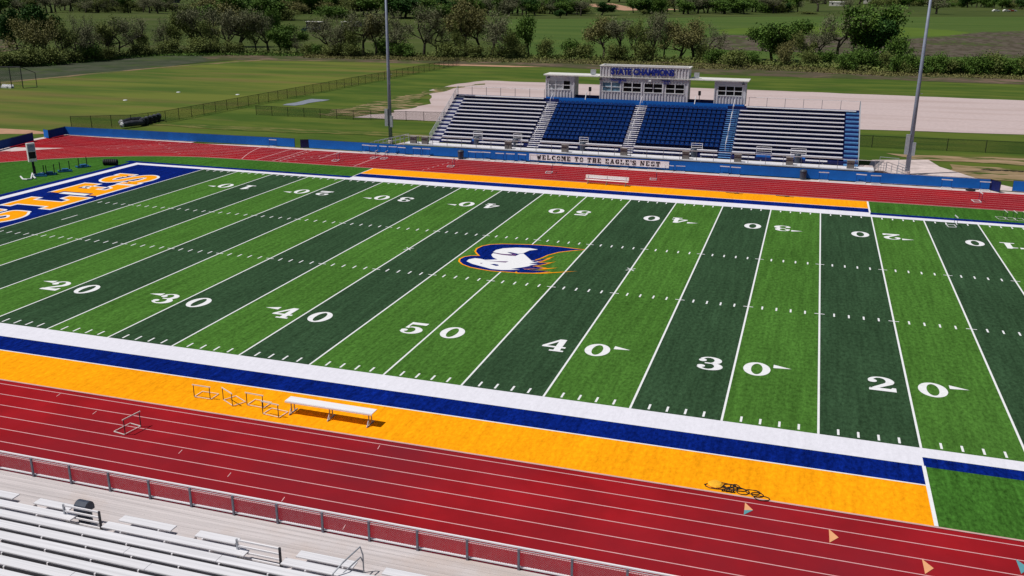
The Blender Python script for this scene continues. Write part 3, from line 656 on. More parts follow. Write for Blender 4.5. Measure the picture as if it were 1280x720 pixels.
for i, x in enumerate((-27.8, -26.2, -15.0, -7.7, -.4, 7.0, 13.0, 18.8, 25.4)):
    t = thing('square_bin', 'square grey-brown bin behind the grandstand front rail, %s from the left' % nth(i), 'bin', (x+.5, 67.6, DZ))
    MB().box(-.40, .40, -.25, .25, 0, .84).build('body', 'greybin', t); MB().box(-.43, .43, -.28, .28, .84, .9).box(-.2, .2, -.262, -.252, .55, .75).build('lid', 'greybin', t)
# ------------------------------------------------------------------ blue perimeter fence
def screen(label, p, q, h=1.18, closed=None, m='blue', step=2.4):
    p = Vector((*p, 0)); q = Vector((*q, 0)); d = (q-p); L = d.length; a = math.atan2(d.y, d.x)
    t = thing('windscreen_fence', label, 'fence', p, a)
    n = max(1, round(L/step)); b = MB()
    for i in range(n):                      # cloth bellies slightly between its posts
        x0 = L*i/n; x1 = L*(i+1)/n; xs2 = [x0, x0+(x1-x0)*.3, x0+(x1-x0)*.7, x1]
        ys2 = [0, -.02*R.uniform(.2, 1.6), -.02*R.uniform(.2, 1.6), 0]
        for k in range(3):
            za = -.012*R.random(); b.quad((xs2[k], ys2[k]-.03, .06), (xs2[k+1], ys2[k+1]-.03, .06), (xs2[k+1], ys2[k+1]-.03, h-.03), (xs2[k], ys2[k]-.03, h-.03))
            b.quad((xs2[k+1], ys2[k+1]-.015, .06), (xs2[k], ys2[k]-.015, .06), (xs2[k], ys2[k]-.015, h-.03), (xs2[k+1], ys2[k+1]-.015, h-.03))
    b.build('screen_cloth', m, t)
    MB().tube([(0, .02, h), (L, .02, h)], .022, 6).build('top_rail', 'darkmetal', t)
    for i in range(n+1): MB().tube([(L*i/n, .03, -.03), (L*i/n, .03, h+.01)], .03, 6).build('post', 'darkmetal', t)
    return t
FY = 66.15
screen('blue windscreen fence behind the far straight, left stretch up to the gate gap', (-80.0, 65.0), (-43.8, FY))
screen('blue windscreen fence running in front of the grandstand', (-41.7, FY), (40.1, FY))
screen('blue windscreen fence at the right edge beyond the gate opening', (42.3, FY), (62, FY))
screen('short shaded blue fence panel turning the far left corner', (-79.6, 61.4), (-80.0, 65.0), m='shadescreen')
screen('small blue return panel at the corner opening by the clay', (-80.9, 61.9), (-79.6, 61.4), m='blue')
screen('shaded blue fence at the left edge behind the track bend', (-77.8, 48.2), (-79.9, 58.9), m='shadescreen')
screen('open dark blue gate leaf in the left gap of the windscreen fence', (-42.6, 65.6), (-41.7, FY), m='navy')
screen('open dark blue gate leaf at the right end of the windscreen fence', (40.9, 65.0), (40.1, FY-.05), m='navy')
bn = thing('banner', 'long white banner with black slab lettering hung on the blue fence', 'banner', (-2.75, FY-.10, .26))
b = MB(); bw = 8.55
for i in range(16):
    x0 = -bw+2*bw*i/16; x1 = -bw+2*bw*(i+1)/16; y0 = .012*math.sin(i*1.7); y1 = .012*math.sin((i+1)*1.7)
    b.quad((x0, y0, 0), (x1, y1, 0), (x1, y1, .78), (x0, y0, .78)).quad((x1, y1+.01, 0), (x0, y0+.01, 0), (x0, y0+.01, .78), (x1, y1+.01, .78))
b.build('banner_sheet', 'bannerw', bn)
# slab-serif letters for the banner, in a 1 x 1.4 box
def BX(x0, x1, y0, y1): return [(x0, y0), (x1, y0), (x1, y1), (x0, y1)]
def DL(xa, ya, xb, yb, w): return [(xa, ya), (xa+w, ya), (xb+w, yb), (xb, yb)]
BS = lambda x: [BX(x-.12, x+.37, 0, .14), BX(x-.12, x+.37, 1.26, 1.4), BX(x, x+.25, .14, 1.26)]
LT = {
 'E': BS(.1)+[BX(.47, .95, 0, .14), BX(.8, .95, .14, .45), BX(.47, .9, 1.26, 1.4), BX(.77, .9, .98, 1.26), BX(.35, .6, .62, .76)],
 'L': BS(.1)+[BX(.47, .95, 0, .14), BX(.8, .95, .14, .5)],
 'C': strip(ell(.5, .7, .5, .7, 45, 315, 14), ell(.55, .7, .22, .55, 45, 315, 14))+[BX(.8, .92, .95, 1.4)],
 'O': strip(ell(.5, .7, .5, .7, 0, 360, 20), ell(.5, .7, .22, .56, 0, 360, 20)),
 'M': [BX(-.1, .25, 0, .14), BX(0, .14, .14, 1.4), DL(.14, 1.4, .40, .3, .22), DL(.72, 1.4, .44, .3, .16), BX(.86, 1.1, .14, 1.4), BX(.75, 1.2, 0, .14), BX(-.1, 0, 1.26, 1.4), BX(1.1, 1.2, 1.26, 1.4)],
 'T': [BX(.38, .63, .14, 1.26), BX(.2, .8, 0, .14), BX(0, 1, 1.26, 1.4), BX(0, .14, .9, 1.26), BX(.86, 1, .9, 1.26)],
 'H': BS(.1)+BS(.68)+[BX(.35, .68, .62, .76)],
 'A': [DL(.05, .12, .38, 1.4, .14), DL(.70, .12, .38, 1.4, .26), BX(-.05, .33, 0, .12), BX(.58, 1.08, 0, .12), BX(.24, .7, .42, .54)],
 'G': strip(ell(.5, .7, .5, .7, 45, 320, 14), ell(.55, .7, .22, .55, 45, 320, 14))+[BX(.62, .98, .15, .7), BX(.8, .92, .95, 1.4)],
 'S': strip(ell(.48, 1.03, .46, .37, 30, 250, 10), ell(.5, 1.03, .2, .22, 30, 250, 10))+strip(ell(.5, .37, .48, .37, 90, -150, 10), ell(.46, .37, .2, .2, 90, -150, 10))+[BX(.78, .9, 1.0, 1.4), BX(.05, .17, 0, .4)],
 'N': [BX(-.1, .3, 0, .14), BX(.03, .17, .14, 1.4), DL(.62, .0, .05, 1.4, .28), BX(.83, .97, .2, 1.26), BX(.7, 1.1, 1.26, 1.4)],
 'W': [DL(.22, 0, 0, 1.3, .24), DL(.22, 0, .5, 1.0, .12), DL(.68, 0, .45, 1.2, .22), DL(.72, 0, .98, 1.3, .12), BX(-.1, .35, 1.27, 1.4), BX(.82, 1.2, 1.27, 1.4)],
 "'": [BX(.0, .22, 1.0, 1.4)], }
adv = {"'": .5, ' ': .85, 'M': 1.55, 'W': 1.55, 'N': 1.5}
msg = "WELCOME TO THE EAGLE'S NEST"
tot = sum(adv.get(c, 1.4) for c in msg); sc = 15.2/tot; x = -7.55
for c in msg:
    b = MB()
    for k, P in enumerate(LT.get(c, [])):
        P = grow(P, .045)
        q = [(x+u*sc, -.022-.0007*k, .15+v*.37) for u, v in P]
        ar = sum(P[i][0]*P[(i+1) % len(P)][1]-P[(i+1) % len(P)][0]*P[i][1] for i in range(len(P)))
        b.quad(*(q if ar > 0 else q[::-1]))
    x += adv.get(c, 1.4)*sc
    if b.v: b.build('banner_letter', 'ink', bn)
# ------------------------------------------------------------------ hurdles
def make_hurdle(m1, m2, nm='hurdle', board=.07, hh=.91, leg='hurdlew', w=1.04):
    t = thing(nm, 'x', 'hurdle')
    MB().box(-w/2-.03, w/2+.03, -.015, .015, hh-board, hh).build('top_board', m1, t)
    for s in (-1, 1): MB().bar((s*w*.46, .0, .03), (s*w*.46, .0, hh-board), .032).build('upright', m2, t)
    for s in (-1, 1): MB().bar((s*w*.48, .03, .025), (s*w*.48, .72, .03), .055 if leg == 'white' else .035).build('foot', leg, t)
    for yb in (0, .70): MB().bar((-w*.48, yb, .05), (w*.48, yb, .05), .05 if leg == 'white' else .03).build('base_bar', leg, t)
    return t
hA = make_hurdle('hurdlew', 'darkmetal', leg='hurdlew'); hB = make_hurdle('white', 'navy', board=.10, leg='white', hh=.95)
usedA = [0]; usedB = [0]
def hurdle(src, used, loc, rz, label, group=None, sc=None):
    if not used[0]:
        used[0] = 1; src.location = loc; src.rotation_euler = (0, 0, rz); src['label'] = label
        if group: src['group'] = group
        if sc: src.scale = sc
        return src
    return dup(src, loc, rz, label, group, sc)
gA = 'hurdles standing on the near gold sideline'
for i, (px, py, rz, lb) in enumerate(((253, 498.5, 0, 'leftmost low hurdle on the near gold turf'), (285, 504.5, -.5, 'second hurdle from the left on the near gold turf, turned aslant'), (319, 509, -.05, 'third hurdle from the left on the near gold turf, behind the fourth'), (338.5, 520.5, -.12, 'hurdle on the near gold turf nearest the bench'))):
    p = G(px, py); hurdle(hA, usedA, (p.x, p.y-.0, .02), rz, lb, gA, (1, 1, .80))
p = G(166.5, 538.5); hurdle(hA, usedA, (p.x, p.y, .0), math.radians(82), 'single hurdle standing across the lanes of the near red track', None, (1, 1, .9))
gB = 'white-topped hurdles along the far blue fence'
pxs = [340, 456, 465.5, 478, 489.5, 501.5, 520, 531.5, 589.5, 598, 607, 624, 637, 651.5, 667.5, 698, 729, 755, 780, 814, 836, 850, 905, 919, 1029, 1076, 1094, 1183, 1231]
for i, px in enumerate(pxs):
    Yh = 65.5
    lo, hi = -90, 80
    for _ in range(40):                     # ground point on the concrete strip under that column of the photo
        x = (lo+hi)/2; d = Vector((x, Yh, 0))-CP; u = 640+FOC*d.dot(_r2)/d.dot(_f)
        if u < px: lo = x
        else: hi = x
    where = 'before the white banner' if 690 < px < 866 else ('on its left stretch' if px < 372 else ('left of the white banner' if px < 690 else 'right of the white banner'))
    hurdle(hB, usedB, (x, 65.78+.10*math.sin(i*2.1), .0), math.pi+.12*math.sin(i*3.7), 'white-topped hurdle at the far fence %s, %s from the left' % (where, nth(i)), gB, (1, 1, .72 if 690 < px < 866 else 1))
gC = 'hurdles turned sideways across the far lanes'
for i, (px, py, lb) in enumerate(((423, 201, 'sideways hurdle on the far track right of the white start lines'), (471, 197.6, 'sideways hurdle, left one of two close together on the far track'), (483.5, 198.4, 'sideways hurdle, right one of two close together on the far track'), (567, 208.3, 'lone sideways hurdle on the far track below the left trash can'), (690, 216, 'sideways hurdle on the far track below the left end of the banner'), (820.5, 224.4, 'sideways hurdle on the far track below the right end of the banner'), (1225, 252, 'sideways hurdle on the far track before the right gate leaf'), (1194, 283, 'sideways hurdle standing on the far sideline near the ten-yard line'), (1256, 273.2, 'leftmost sideways hurdle of the row on green turf at the right edge'), (1268, 274.2, 'middle sideways hurdle of the row on green turf at the right edge'), (1279.5, 275.2, 'sideways hurdle at the very right edge of the photo on green turf'))):
    p = G(px, py); hurdle(hB if i < 8 else hA, usedB if i < 8 else usedA, (p.x, p.y, .01), math.radians(97), lb, gC)
# ------------------------------------------------------------------ benches
def bench(label, loc, L, rz=0, h=.46):
    t = thing('team_bench', label, 'bench', loc, rz)
    b = MB(); b.box(-L/2, L/2, -.28, .28, h-.045, h); b.build('seat', 'alu', t)
    MB().box(-L/2, L/2, -.315, -.285, h-.09, h-.02).build('seat_edge', 'alu', t)
    for x in (-L/2+.25, 0, L/2-.25):
        g = MB(); g.bar((x, -.40, .025), (x, .40, .025), .05).bar((x, -.14, .03), (x, -.14, h-.05), .05).bar((x, .14, .03), (x, .14, h-.05), .05).bar((x, -.38, .03), (x, -.14, h*.5), .035)
        g.build('leg', 'galv', t)
    return t
t = bench('long silver bench with its shadow on the near gold sideline', (*((G(359.5, 498.5, .72)+G(468.5, 514.5, .72))/2)[:2], .012), (G(468.5, 514.5, .72)-G(359.5, 498.5, .72)).length, -.01, .72)
t2 = thing('team_bench', 'silver bench with backrest on the far gold sideline', 'bench', (.65, 55.35, .01), -.03)
MB().box(-2.4, 2.4, -.17, .17, .43, .47).build('seat', 'alu', t2)
MB().quad((-2.4, -.30, .50), (2.4, -.30, .50), (2.4, -.20, .50), (-2.4, -.20, .50)).box(-2.4, 2.4, .24, .29, .56, .92).build('backrest', 'alu', t2)
for x in (-2.1, 0, 2.1): MB().bar((x, -.35, .03), (x, .4, .03), .06).bar((x, -.1, .03), (x, -.1, .43), .06).bar((x, .22, .03), (x, .27, .9), .06).build('leg', 'galv', t2)
# ------------------------------------------------------------------ light poles
def pole(label, px, py, H):
    p = G(px, py)
    t = thing('light_pole', label, 'light pole', (p.x, p.y, 0))
    MB().lathe([(.34, -.05), (.34, .35), (.25, .4), (.24, .45)], n=14).build('base', 'conc', t)
    MB().tube([(0, 0, .3), (0, 0, H*.4), (0, 0, H)], [.27, .21, .12], 12).build('shaft', 'pole', t, smooth=True)
    MB().box(-.62, -.18, -.36, -.12, 2.3, 4.6).build('ballast_box', 'galv', t); MB().box(.16, .52, -.36, -.14, 2.2, 3.7).build('ballast_box', 'galv', t)
    MB().bar((.1, 0, 9.2), (.5, 0, 9.2), .05).build('bracket', 'galv', t)
    for zz in (H-.2, H-1.1):
        a = MB().box(-2.2, 2.2, -.06, .06, zz-.06, zz+.06).build('crossarm', 'galv', t)
        for x in (-2, -1.2, -.4, .4, 1.2, 2): MB().lathe([(.1, .05), (.28, -.12), (.3, -.3)], (x, -.25, zz), 10).build('floodlight', 'galv', a)
    return t
pole('grey steel light pole beside the left end of the grandstand', 488.5, 178.5, 23.5)
pole('grey steel light pole beyond the right end of the grandstand', 1133.5, 217.5, 23.5)
b = MB().box(-.16, .16, -.2, .1, 18.1, 18.6)
# ------------------------------------------------------------------ chain link fences
def chain(label, pts, h=1.8, step=3.2, m='mesh', sp=.16, w=.022):
    t = thing('chainlink_fence', label, 'fence', (pts[0][0], pts[0][1], -.08))
    o = Vector((pts[0][0], pts[0][1], 0)); P = [Vector((x, y, 0))-o for x, y in pts]
    b = MB(); c = MB()
    for p, q in zip(P[:-1], P[1:]):
        wires(b, p, q, .05, h, sp, w); c.tube([p+Vector((0, 0, h)), q+Vector((0, 0, h))], .03, 6); n = max(1, round((q-p).length/step))
        for i in range(n):
            s = p+(q-p)*(i/n); MB().tube([s+Vector((0, 0, -.02)), s+Vector((0, 0, h+.05))], .045, 6).build('post', m, t)
    b.build('wire_fabric', m, t); c.build('top_rail', m, t)
    return t
chain('long black chainlink fence running diagonally beside the practice field', [(-84, 70.6), (-76.9, 75.1), (-75.2, 81), (-72.8, 200), (-73.8, 207.5)])
chain('black chainlink fence crossing behind the left light pole', [(-67, 93.7), (-49.2, 93.9), (-37.8, 96), (-22, 99)], h=1.5)
chain('low black chainlink fence right of the grandstand before the gravel lot', [(20, 92.2), (48.3, 93.3), (66, 95.5)], h=1.6, step=4.5)
# ------------------------------------------------------------------ near stand
NZ = 1.2
ns = thing('home_bleachers', 'silver aluminium bleachers with front walkway at the lower left corner', 'bleachers', (0, -16.6, 0))
def npart(b, name, m):
    o = b.build(name, m, ns); o.location = (0, 16.6, 0); return o
X0, X1 = -32, 24
for i in range(7):                                   # walkway planks along the stand
    y1 = -16.62-i*.255; npart(MB().box(X0, X1, y1-.248, y1, NZ-.06-.001*i, NZ-.0012*(i % 3)), 'walkway_plank', 'deck')
npart(MB().box(X0, X1, -16.60, -16.52, NZ-.4, NZ+.02), 'edge_beam', mat('maroon_fascia', (.22, .012, .04), .6, .1, 2))
def nY(i): return -18.62-.82*i
def nZ(i): return NZ+.40+.215*i
b = MB()
for i in range(16):
    b.box(X0, X1, nY(i)-.245, nY(i)+.565, nZ(i)-.45, nZ(i)-.40) if i else b.box(X0, X1, nY(i)-.245, nY(i)+.26, NZ-.05, NZ-.004)
npart(b, 'footboards', 'deck')
b = MB()
for i in range(16): b.box(X0, X1, nY(i)-.215, nY(i)-.205, nZ(i)-.42, nZ(i)-.055) if i > 1 else None  # dark skirts added below the benches, standing for the shaded gap there
npart(b, 'seat_shade_boards', 'darkmetal')
def XatPx(px, Y, z):
    lo, hi = -60, 60
    for _ in range(40):
        x = (lo+hi)/2; d = Vector((x, Y, z))-CP
        if 640+FOC*d.dot(_r2)/d.dot(_f) < px: lo = x
        else: hi = x
    return x
for i in range(16):
    Y, Zt = nY(i), nZ(i)
    if i == 0: sg = [(X0, XatPx(20, Y, Zt)), (XatPx(46, Y, Zt), XatPx(90, Y, Zt)), (XatPx(152, Y, Zt), XatPx(217, Y, Zt)), (XatPx(247, Y, Zt), XatPx(297, Y, Zt)), (XatPx(373, Y, Zt), XatPx(444, Y, Zt)), (XatPx(480, Y, Zt), X1)]
    elif i == 1: sg = [(X0, XatPx(92, Y, Zt)), (XatPx(131, Y, Zt), XatPx(308, Y, Zt)), (XatPx(354, Y, Zt), X1)]
    else: sg = [(X0, X0+19.5+.4*(i % 3)), (X0+19.52+.4*(i % 3), -6.6+.9*(i % 2)), (-6.58+.9*(i % 2), 0.5+1.5*(i % 3)), (.52+1.5*(i % 3), X1)]
    for a, c in sg:
        br = MB().box(a, c, Y-.19, Y+.19, Zt-.045, Zt); x = X0+.5+(i % 2)*.9
        while x < X1:
            if a+.1 < x < c-.1: br.box(x-.025, x+.025, Y-.235, Y+.10, Zt-.39, Zt-.044)
            x += 1.85
        npart(br, 'bench', 'aluplank')
for pa, pb_ in ((22, 47), (219, 247)):
    Y = nY(0)-.02; npart(MB().box(XatPx(pa+3, Y, NZ), XatPx(pb_-3, Y, NZ), Y-.35, Y+.12, NZ, NZ+.2), 'aisle_step', 'deck')
rp = [(-31+1.885*i) for i in range(29)]
npart(MB().box(-31.5, 22.5, -16.60, -16.54, NZ+.83, NZ+.88), 'top_rail', 'alu')
npart(MB().box(-31.5, 22.5, -16.585, -16.555, NZ+.745, NZ+.765), 'mid_rail', 'alu')
npart(MB().box(-31.5, 22.5, -16.60, -16.54, NZ+.06, NZ+.11), 'bottom_rail', 'alu')
xo = G(583.5, 701, NZ).x
for i in range(-22, 7):
    x = xo+i*1.885; npart(MB().box(x-.04, x+.04, -16.66, -16.605, NZ-.1, NZ+.83), 'rail_post', 'postgrey')
b = MB(); wires(b, (-31.5, -16.57, NZ), (22.5, -16.57, NZ), .11, .74, .085, .0075); npart(b, 'railing_mesh', 'silvermesh')
def guard(pa, pb_, y, zb):
    x0 = XatPx(pa, y, zb); x1 = XatPx(pb_, y, zb); b = MB()
    for z in (.34, .56, .78, 1.0): b.bar((x0, y, zb+z-.02), (x1, y, zb+z-.02), .05, .06)
    npart(b, 'bay_guard_rail', 'alu'); 
    for x in (x0, x1): npart(MB().box(x-.035, x+.035, y-.03, y+.03, zb, zb+1.02), 'guard_post', 'darkmetal' if x == x1 else 'galv')
    return x0, x1
guard(84, 128, nY(1)+.10, NZ); guard(299, 352, nY(1)+.10, NZ)
b = MB()
for i in range(1):
    xx = XatPx(424, -19.4, NZ); xe = XatPx(455, -18.3, NZ)
    for zt, k in ((1.0, 0), (.6, 1)):
        b.tube([(xx, -19.9, NZ), (xx, -19.75, NZ+zt*.75), (xx+.2, -19.45, NZ+zt), (xe, -18.5, NZ+zt+.06), (xe+.05, -18.42, NZ+zt*.7), (xe+.05, -18.42, NZ)], .026, 8)
npart(b, 'stair_handrail', 'galv')
t = thing('trash_can', 'dark hooded trash can behind the guard rail on the near bleachers', 'trash can', (XatPx(105, -19.15, NZ), -19.0, NZ), math.pi/2)
MB().lathe([(.21, 0), (.23, .04), (.26, .68), (.27, .70)], n=20).build('body', 'bin', t, smooth=False)
b = MB(); n = 9
for i in range(n+1):
    a = math.pi*i/n; z = .70+.38*math.sin(a)**.7; x = -.26*math.cos(a)
    b.v += [(x, -.25, z), (x, .25, z)]
for i in range(n): b.f.append((2*i, 2*i+2, 2*i+3, 2*i+1)); b.m.append(0)
b.f.append(tuple(2*i for i in range(n+1))); b.m.append(0); b.f.append(tuple(2*i+1 for i in range(n, -1, -1))); b.m.append(0)
b.build('hood', 'bin', t)
# ------------------------------------------------------------------ small things
p = G(43.5, 219.5)
t = thing('play_clock', 'tall white play clock box on a dark post beside the far left end zone', 'clock', (p.x, p.y, 0), math.radians(62))
MB().tube([(0, 0, 0), (0, 0, 1.9)], .13, 8).build('post', 'rubber', t)
MB().box(-.42, .42, -.2, .2, 1.6, 3.65).build('case', 'white', t)
MB().box(-.36, .36, -.225, -.203, 1.95, 2.7).build('screen', 'rubber', t); MB().box(-.36, .36, -.225, -.203, 2.78, 3.5).build('panel', mat('panel_blue', (.25, .30, .42), .6, .3, 2), t)
for i, (px, py) in enumerate(((52, 220), (62, 218.5), (81.5, 214.5), (104, 209))):
    p = G(px, py); t = thing('training_sled', 'blue training sled with upright posts on the far left turf, %s from the play clock' % nth(i), 'sled', (p.x, p.y, 0), .4+.2*i, 'training sleds by the play clock')
    MB().bar((-.75, -.4, .08), (.75, -.4, .08), .12).bar((-.75, .4, .08), (.75, .4, .08), .12).bar((-.7, -.4, .14), (-.7, .4, .14), .1).bar((.5, -.4, .14), (.5, .4, .14), .1).box(-.3, .35, -.3, .3, .16, .34).build('frame', 'sledblue', t)
    for s in (-1, 1): MB().tube([(.5*s, .2*s, .1), (.5*s, .2*s, 1.15)], .05, 6).build('push_post', 'rubber', t)
ty0 = G(131, 206.5); ty1 = G(146, 206.5)
for i in range(7):
    c = ty0.lerp(ty1, i/6); b = MB(); n = 18
    d = (ty1-ty0).normalized(); up = Vector((0, 0, 1)); s = d.cross(up)
    pr = [(-.09, .20), (-.11, .30), (-.08, .36), (.08, .36), (.11, .30), (.09, .20)]
    for j in range(n):
        a = 2*math.pi*j/n; e = s*math.cos(a)+up*math.sin(a)
        for (w2, r2) in pr: b.v.append(tuple(d*w2+e*r2+Vector((0, 0, .36))))
    for j in range(n):
        for k in range(6): b.f.append((j*6+k, j*6+(k+1) % 6, ((j+1) % n)*6+(k+1) % 6, ((j+1) % n)*6+k)); b.m.append(0)
    o = b.build('tyre', 'rubber', loc=c); tag(o, 'black tyre in the upright row behind the left end zone, %s from the left' % nth(i), 'tyre', 'row of black tyres behind the end zone')
p = G(35, 222.5); b = MB(); rr = random.Random(3)
pts = [(G(26, 222).x, G(26, 222).y, .12), (G(29, 225).x, G(29, 225).y, .08), (G(34, 225.4).x, G(34, 225.4).y, .1), (G(39, 224.6).x, G(39, 224.6).y, .08), (G(41, 220).x, G(41, 220).y, .3), (G(43, 223).x, G(43, 223).y, .12), (G(45, 224).x, G(45, 224).y, .1)]
b.tube([Vector(q)-p for q in pts], .09, 8); b.tube([(-.5, 1, .1), (.2, 2, .25), (.4, 1.2, .1)], .08, 8)
tag(b.build('plastic_pipe', 'white', loc=p), 'tangled white plastic pipe lying on the turf under the play clock', 'pipe')
# cable coil
p = G(918, 613); b = MB(); rr = random.Random(11)
def loop(cx, cy, rx, ry, ph, z=.02):
    b.tube([(cx+rx*math.cos(ph+2*math.pi*i/22)*(1+.08*math.sin(3*i)), cy+ry*math.sin(ph+2*math.pi*i/22), z+.01*math.sin(i)) for i in range(23)], .018, 5)
for (x, y, rx, ry, m_) in ((-.45, .25, .42, .2, 1), (-.2, .2, .3, .22, 1), (.1, .1, .38, .16, 1), (.35, -.05, .26, .24, 1), (.75, .05, .30, .18, 1), (.95, -.12, .25, .2, 1), (-.8, .05, .45, .22, 1), (1.15, -.35, .32, .18, 1), (.0, .28, .2, .18, 1)): loop(x, y, rx, ry, rr.uniform(0, 6))
tag(b.build('cable', 'rubber', loc=(p.x, p.y, .012)), 'loose coils of thin black cable on the near gold turf', 'cable')
q = G(894, 606.5); b = MB(); n = 14; b.lathe([(.30, 0), (.33, .05), (.25, .11), (.08, .14)], n=9); tag(b.build('flat_bag', 'bag', loc=(q.x, q.y, .012)), 'flattened gold bag beside the black cable coils', 'bag')
q = G(909.5, 614.8); b = MB()
for k in range(6): b.box(-.25+.09*k, -.18+.09*k, -.06+.02*(k % 2), .04+.02*(k % 2), 0, .07+.02*(k % 3))
tag(b.build('plug_connector', 'rubber', loc=(q.x, q.y, .012)), 'small black plug block below the cable coils', 'connector')
for (x0, x1, px) in ((0, 0, 918), (0, 0, 981)):
    p = G(px, 242 if px < 950 else 246); b = MB()
    b.tube([(-.9, .2, .02), (-.4, .05, .03), (0, .1, .03), (.4, -.02, .02), (.9, .0, .02)], .03, 5).tube([(0, -.1, .03), (.3, .1, .04), (.45, -.05, .03)], .05, 5)
    tag(b.build('cable', 'rubber', loc=(p.x, p.y, .01)), 'short black cable on the far gold sideline, %s one' % ('left' if px < 950 else 'right'), 'cable')
p = G(1213, 238); tag(MB().lathe([(.5, 0), (.48, .12), (.2, .2)], n=10).build('black_bag', 'rubber', loc=(p.x, p.y, 0)), 'low black bag on the concrete strip left of the right gate leaf', 'bag')
# rolled mats beside the fence
A = G(150, 161); Bp = G(201, 148.2); rm = []
for i, (pa, pb2, r, m_, lb) in enumerate((((152, 160.3), (178, 157), .46, 'rubber', 'fat black roll lying nearest the blue fence, front one'), ((151, 157.8), (176, 153.6), .50, 'rubber', 'fat black roll lying behind the front one by the chainlink fence'))):
    a = G(*pa); c = G(*pb2); b = MB(); b.tube([(0, 0, r), tuple((c-a)*.5+Vector((0, 0, r*1.15))), tuple(c-a+Vector((0, 0, r)))], [r*.8, r, r*.9], 12)
    b.mi = 1; b.tube([(0, 0, r), tuple((c-a)*.06+Vector((0, 0, r*1.03)))], [r*.84, r*.9], 12); tag(b.build('rolled_mat', ['roll', 'trim'], loc=a), lb, 'rolled mat')
for i in range(5):
    a = G(178+i*5.0, 157-i*1.5); c = G(180+i*5.0, 149.5-i*1.0)
    b = MB(); d = (c-a).normalized()*1.6; b.tube([(0, 0, .5), tuple(d+Vector((0, 0, .55)))], .48, 10); b.mi = 1; b.tube([tuple(d+Vector((0, 0, .55))), tuple(d*1.25+Vector((0, 0, .6)))], [.49, .40], 10)
    tag(b.build('rolled_mat', ['roll', 'trim'], loc=a), 'black roll with white end in the stack by the chainlink fence, %s from the left' % nth(i), 'rolled mat', 'rolled mats with white ends')
# backstop frame far left
p = G(29, 110); p2 = G(1, 110)
t = thing('backstop', 'dark pipe-frame backstop with netting at the left edge of the practice field', 'backstop', (p.x, p.y, -.05))
dd = p2-p
b = MB()
for k in (0, .5, 1): b.tube([tuple(dd*k), tuple(dd*k+Vector((0, 0, 4.3)))], .09, 6)
b.tube([(0, 0, 4.3), tuple(dd+Vector((0, 0, 4.3)))], .09, 6).tube([(0, 0, 0), tuple(Vector((1.2, 2.5, 0)))], .08, 6).tube([(0, 0, 4.3), (1.2, 2.5, 3.0), (1.2, 2.5, 0)], .08, 6); b.build('frame', 'darkmetal', t)
b = MB(); wires(b, (0, 0, 0), dd, .1, 4.2, .35, .02); b.build('net', 'mesh', t)
q = G(8, 109.5); tag(MB().box(-1.6, 1.6, -.4, .4, 0, .35).box(-1.5, 1.5, .4, .48, .3, .7).build('low_bench', 'white', loc=(q.x, q.y, -.06)), 'white low bench beside the backstop', 'bench')
for i, (px, py) in enumerate(((156.5, 125), (223, 115), (297, 118))):
    q = G(px, py); tag(MB().lathe([(.42, 0), (.38, .08), (.2, .12)], n=8).build('base_marker', 'white', loc=(q.x, q.y, -.07)), 'small white marker on the practice field, %s from the left' % nth(i), 'marker')
# ------------------------------------------------------------------ far buildings and vehicles
def house(label, px, py, w, d, h, rz, wall='cream', roof='roof', cat='house', pitch=.8):
    q = G(px, py); t = thing('farm_building', label, cat, (q.x, q.y, -.1), rz)
    MB().box(-w/2, w/2, 0, d, 0, h).build('wall', wall, t)
    b = MB(); o = .5; hr = h+pitch
    b.quad((-w/2-o, -o, h-.05), (w/2+o, -o, h-.05), (w/2+o, d/2, hr), (-w/2-o, d/2, hr)).quad((w/2+o, d+o, h-.05), (-w/2-o, d+o, h-.05), (-w/2-o, d/2, hr), (w/2+o, d/2, hr))
    b.quad((-w/2, -.01, h), (-w/2, d/2, hr-.1), (-w/2, d, h)).quad((w/2, -.01, h), (w/2, d, h), (w/2, d/2, hr-.1)); b.build('roof', roof, t)
    for x in (-w*.28, w*.25): MB().box(x-.9, x+.9, -.06, -.01, h*.35, h*.75).build('window', 'glassdk', t)
    MB().box(-.6, .6, -.07, -.012, .0, 2.2).build('door', 'barn', t)
    return t
house('dark open barn with pale roof seen through the gap in the trees', 392, 37, 9, 6, 3.9, -.15, 'darkmetal', 'roof', 'barn', .15)
house('long low building with a pale roof behind the trees left of the light pole', 436, 33, 9, 6, 2.4, -.1, 'barn', 'roof', 'house', .3)
house('pale distant house at the top left corner', 14, 4, 16, 10, 5, .1)
house('white distant house at the horizon above the right field', 1090, 4.5, 26, 14, 8, -.1)
house('low white distant building beyond the right field', 1046, 7.5, 20, 10, 5, -.1)
house('long pale distant building above the left tree line', 205, 3.5, 30, 12, 6, .1, 'asph')
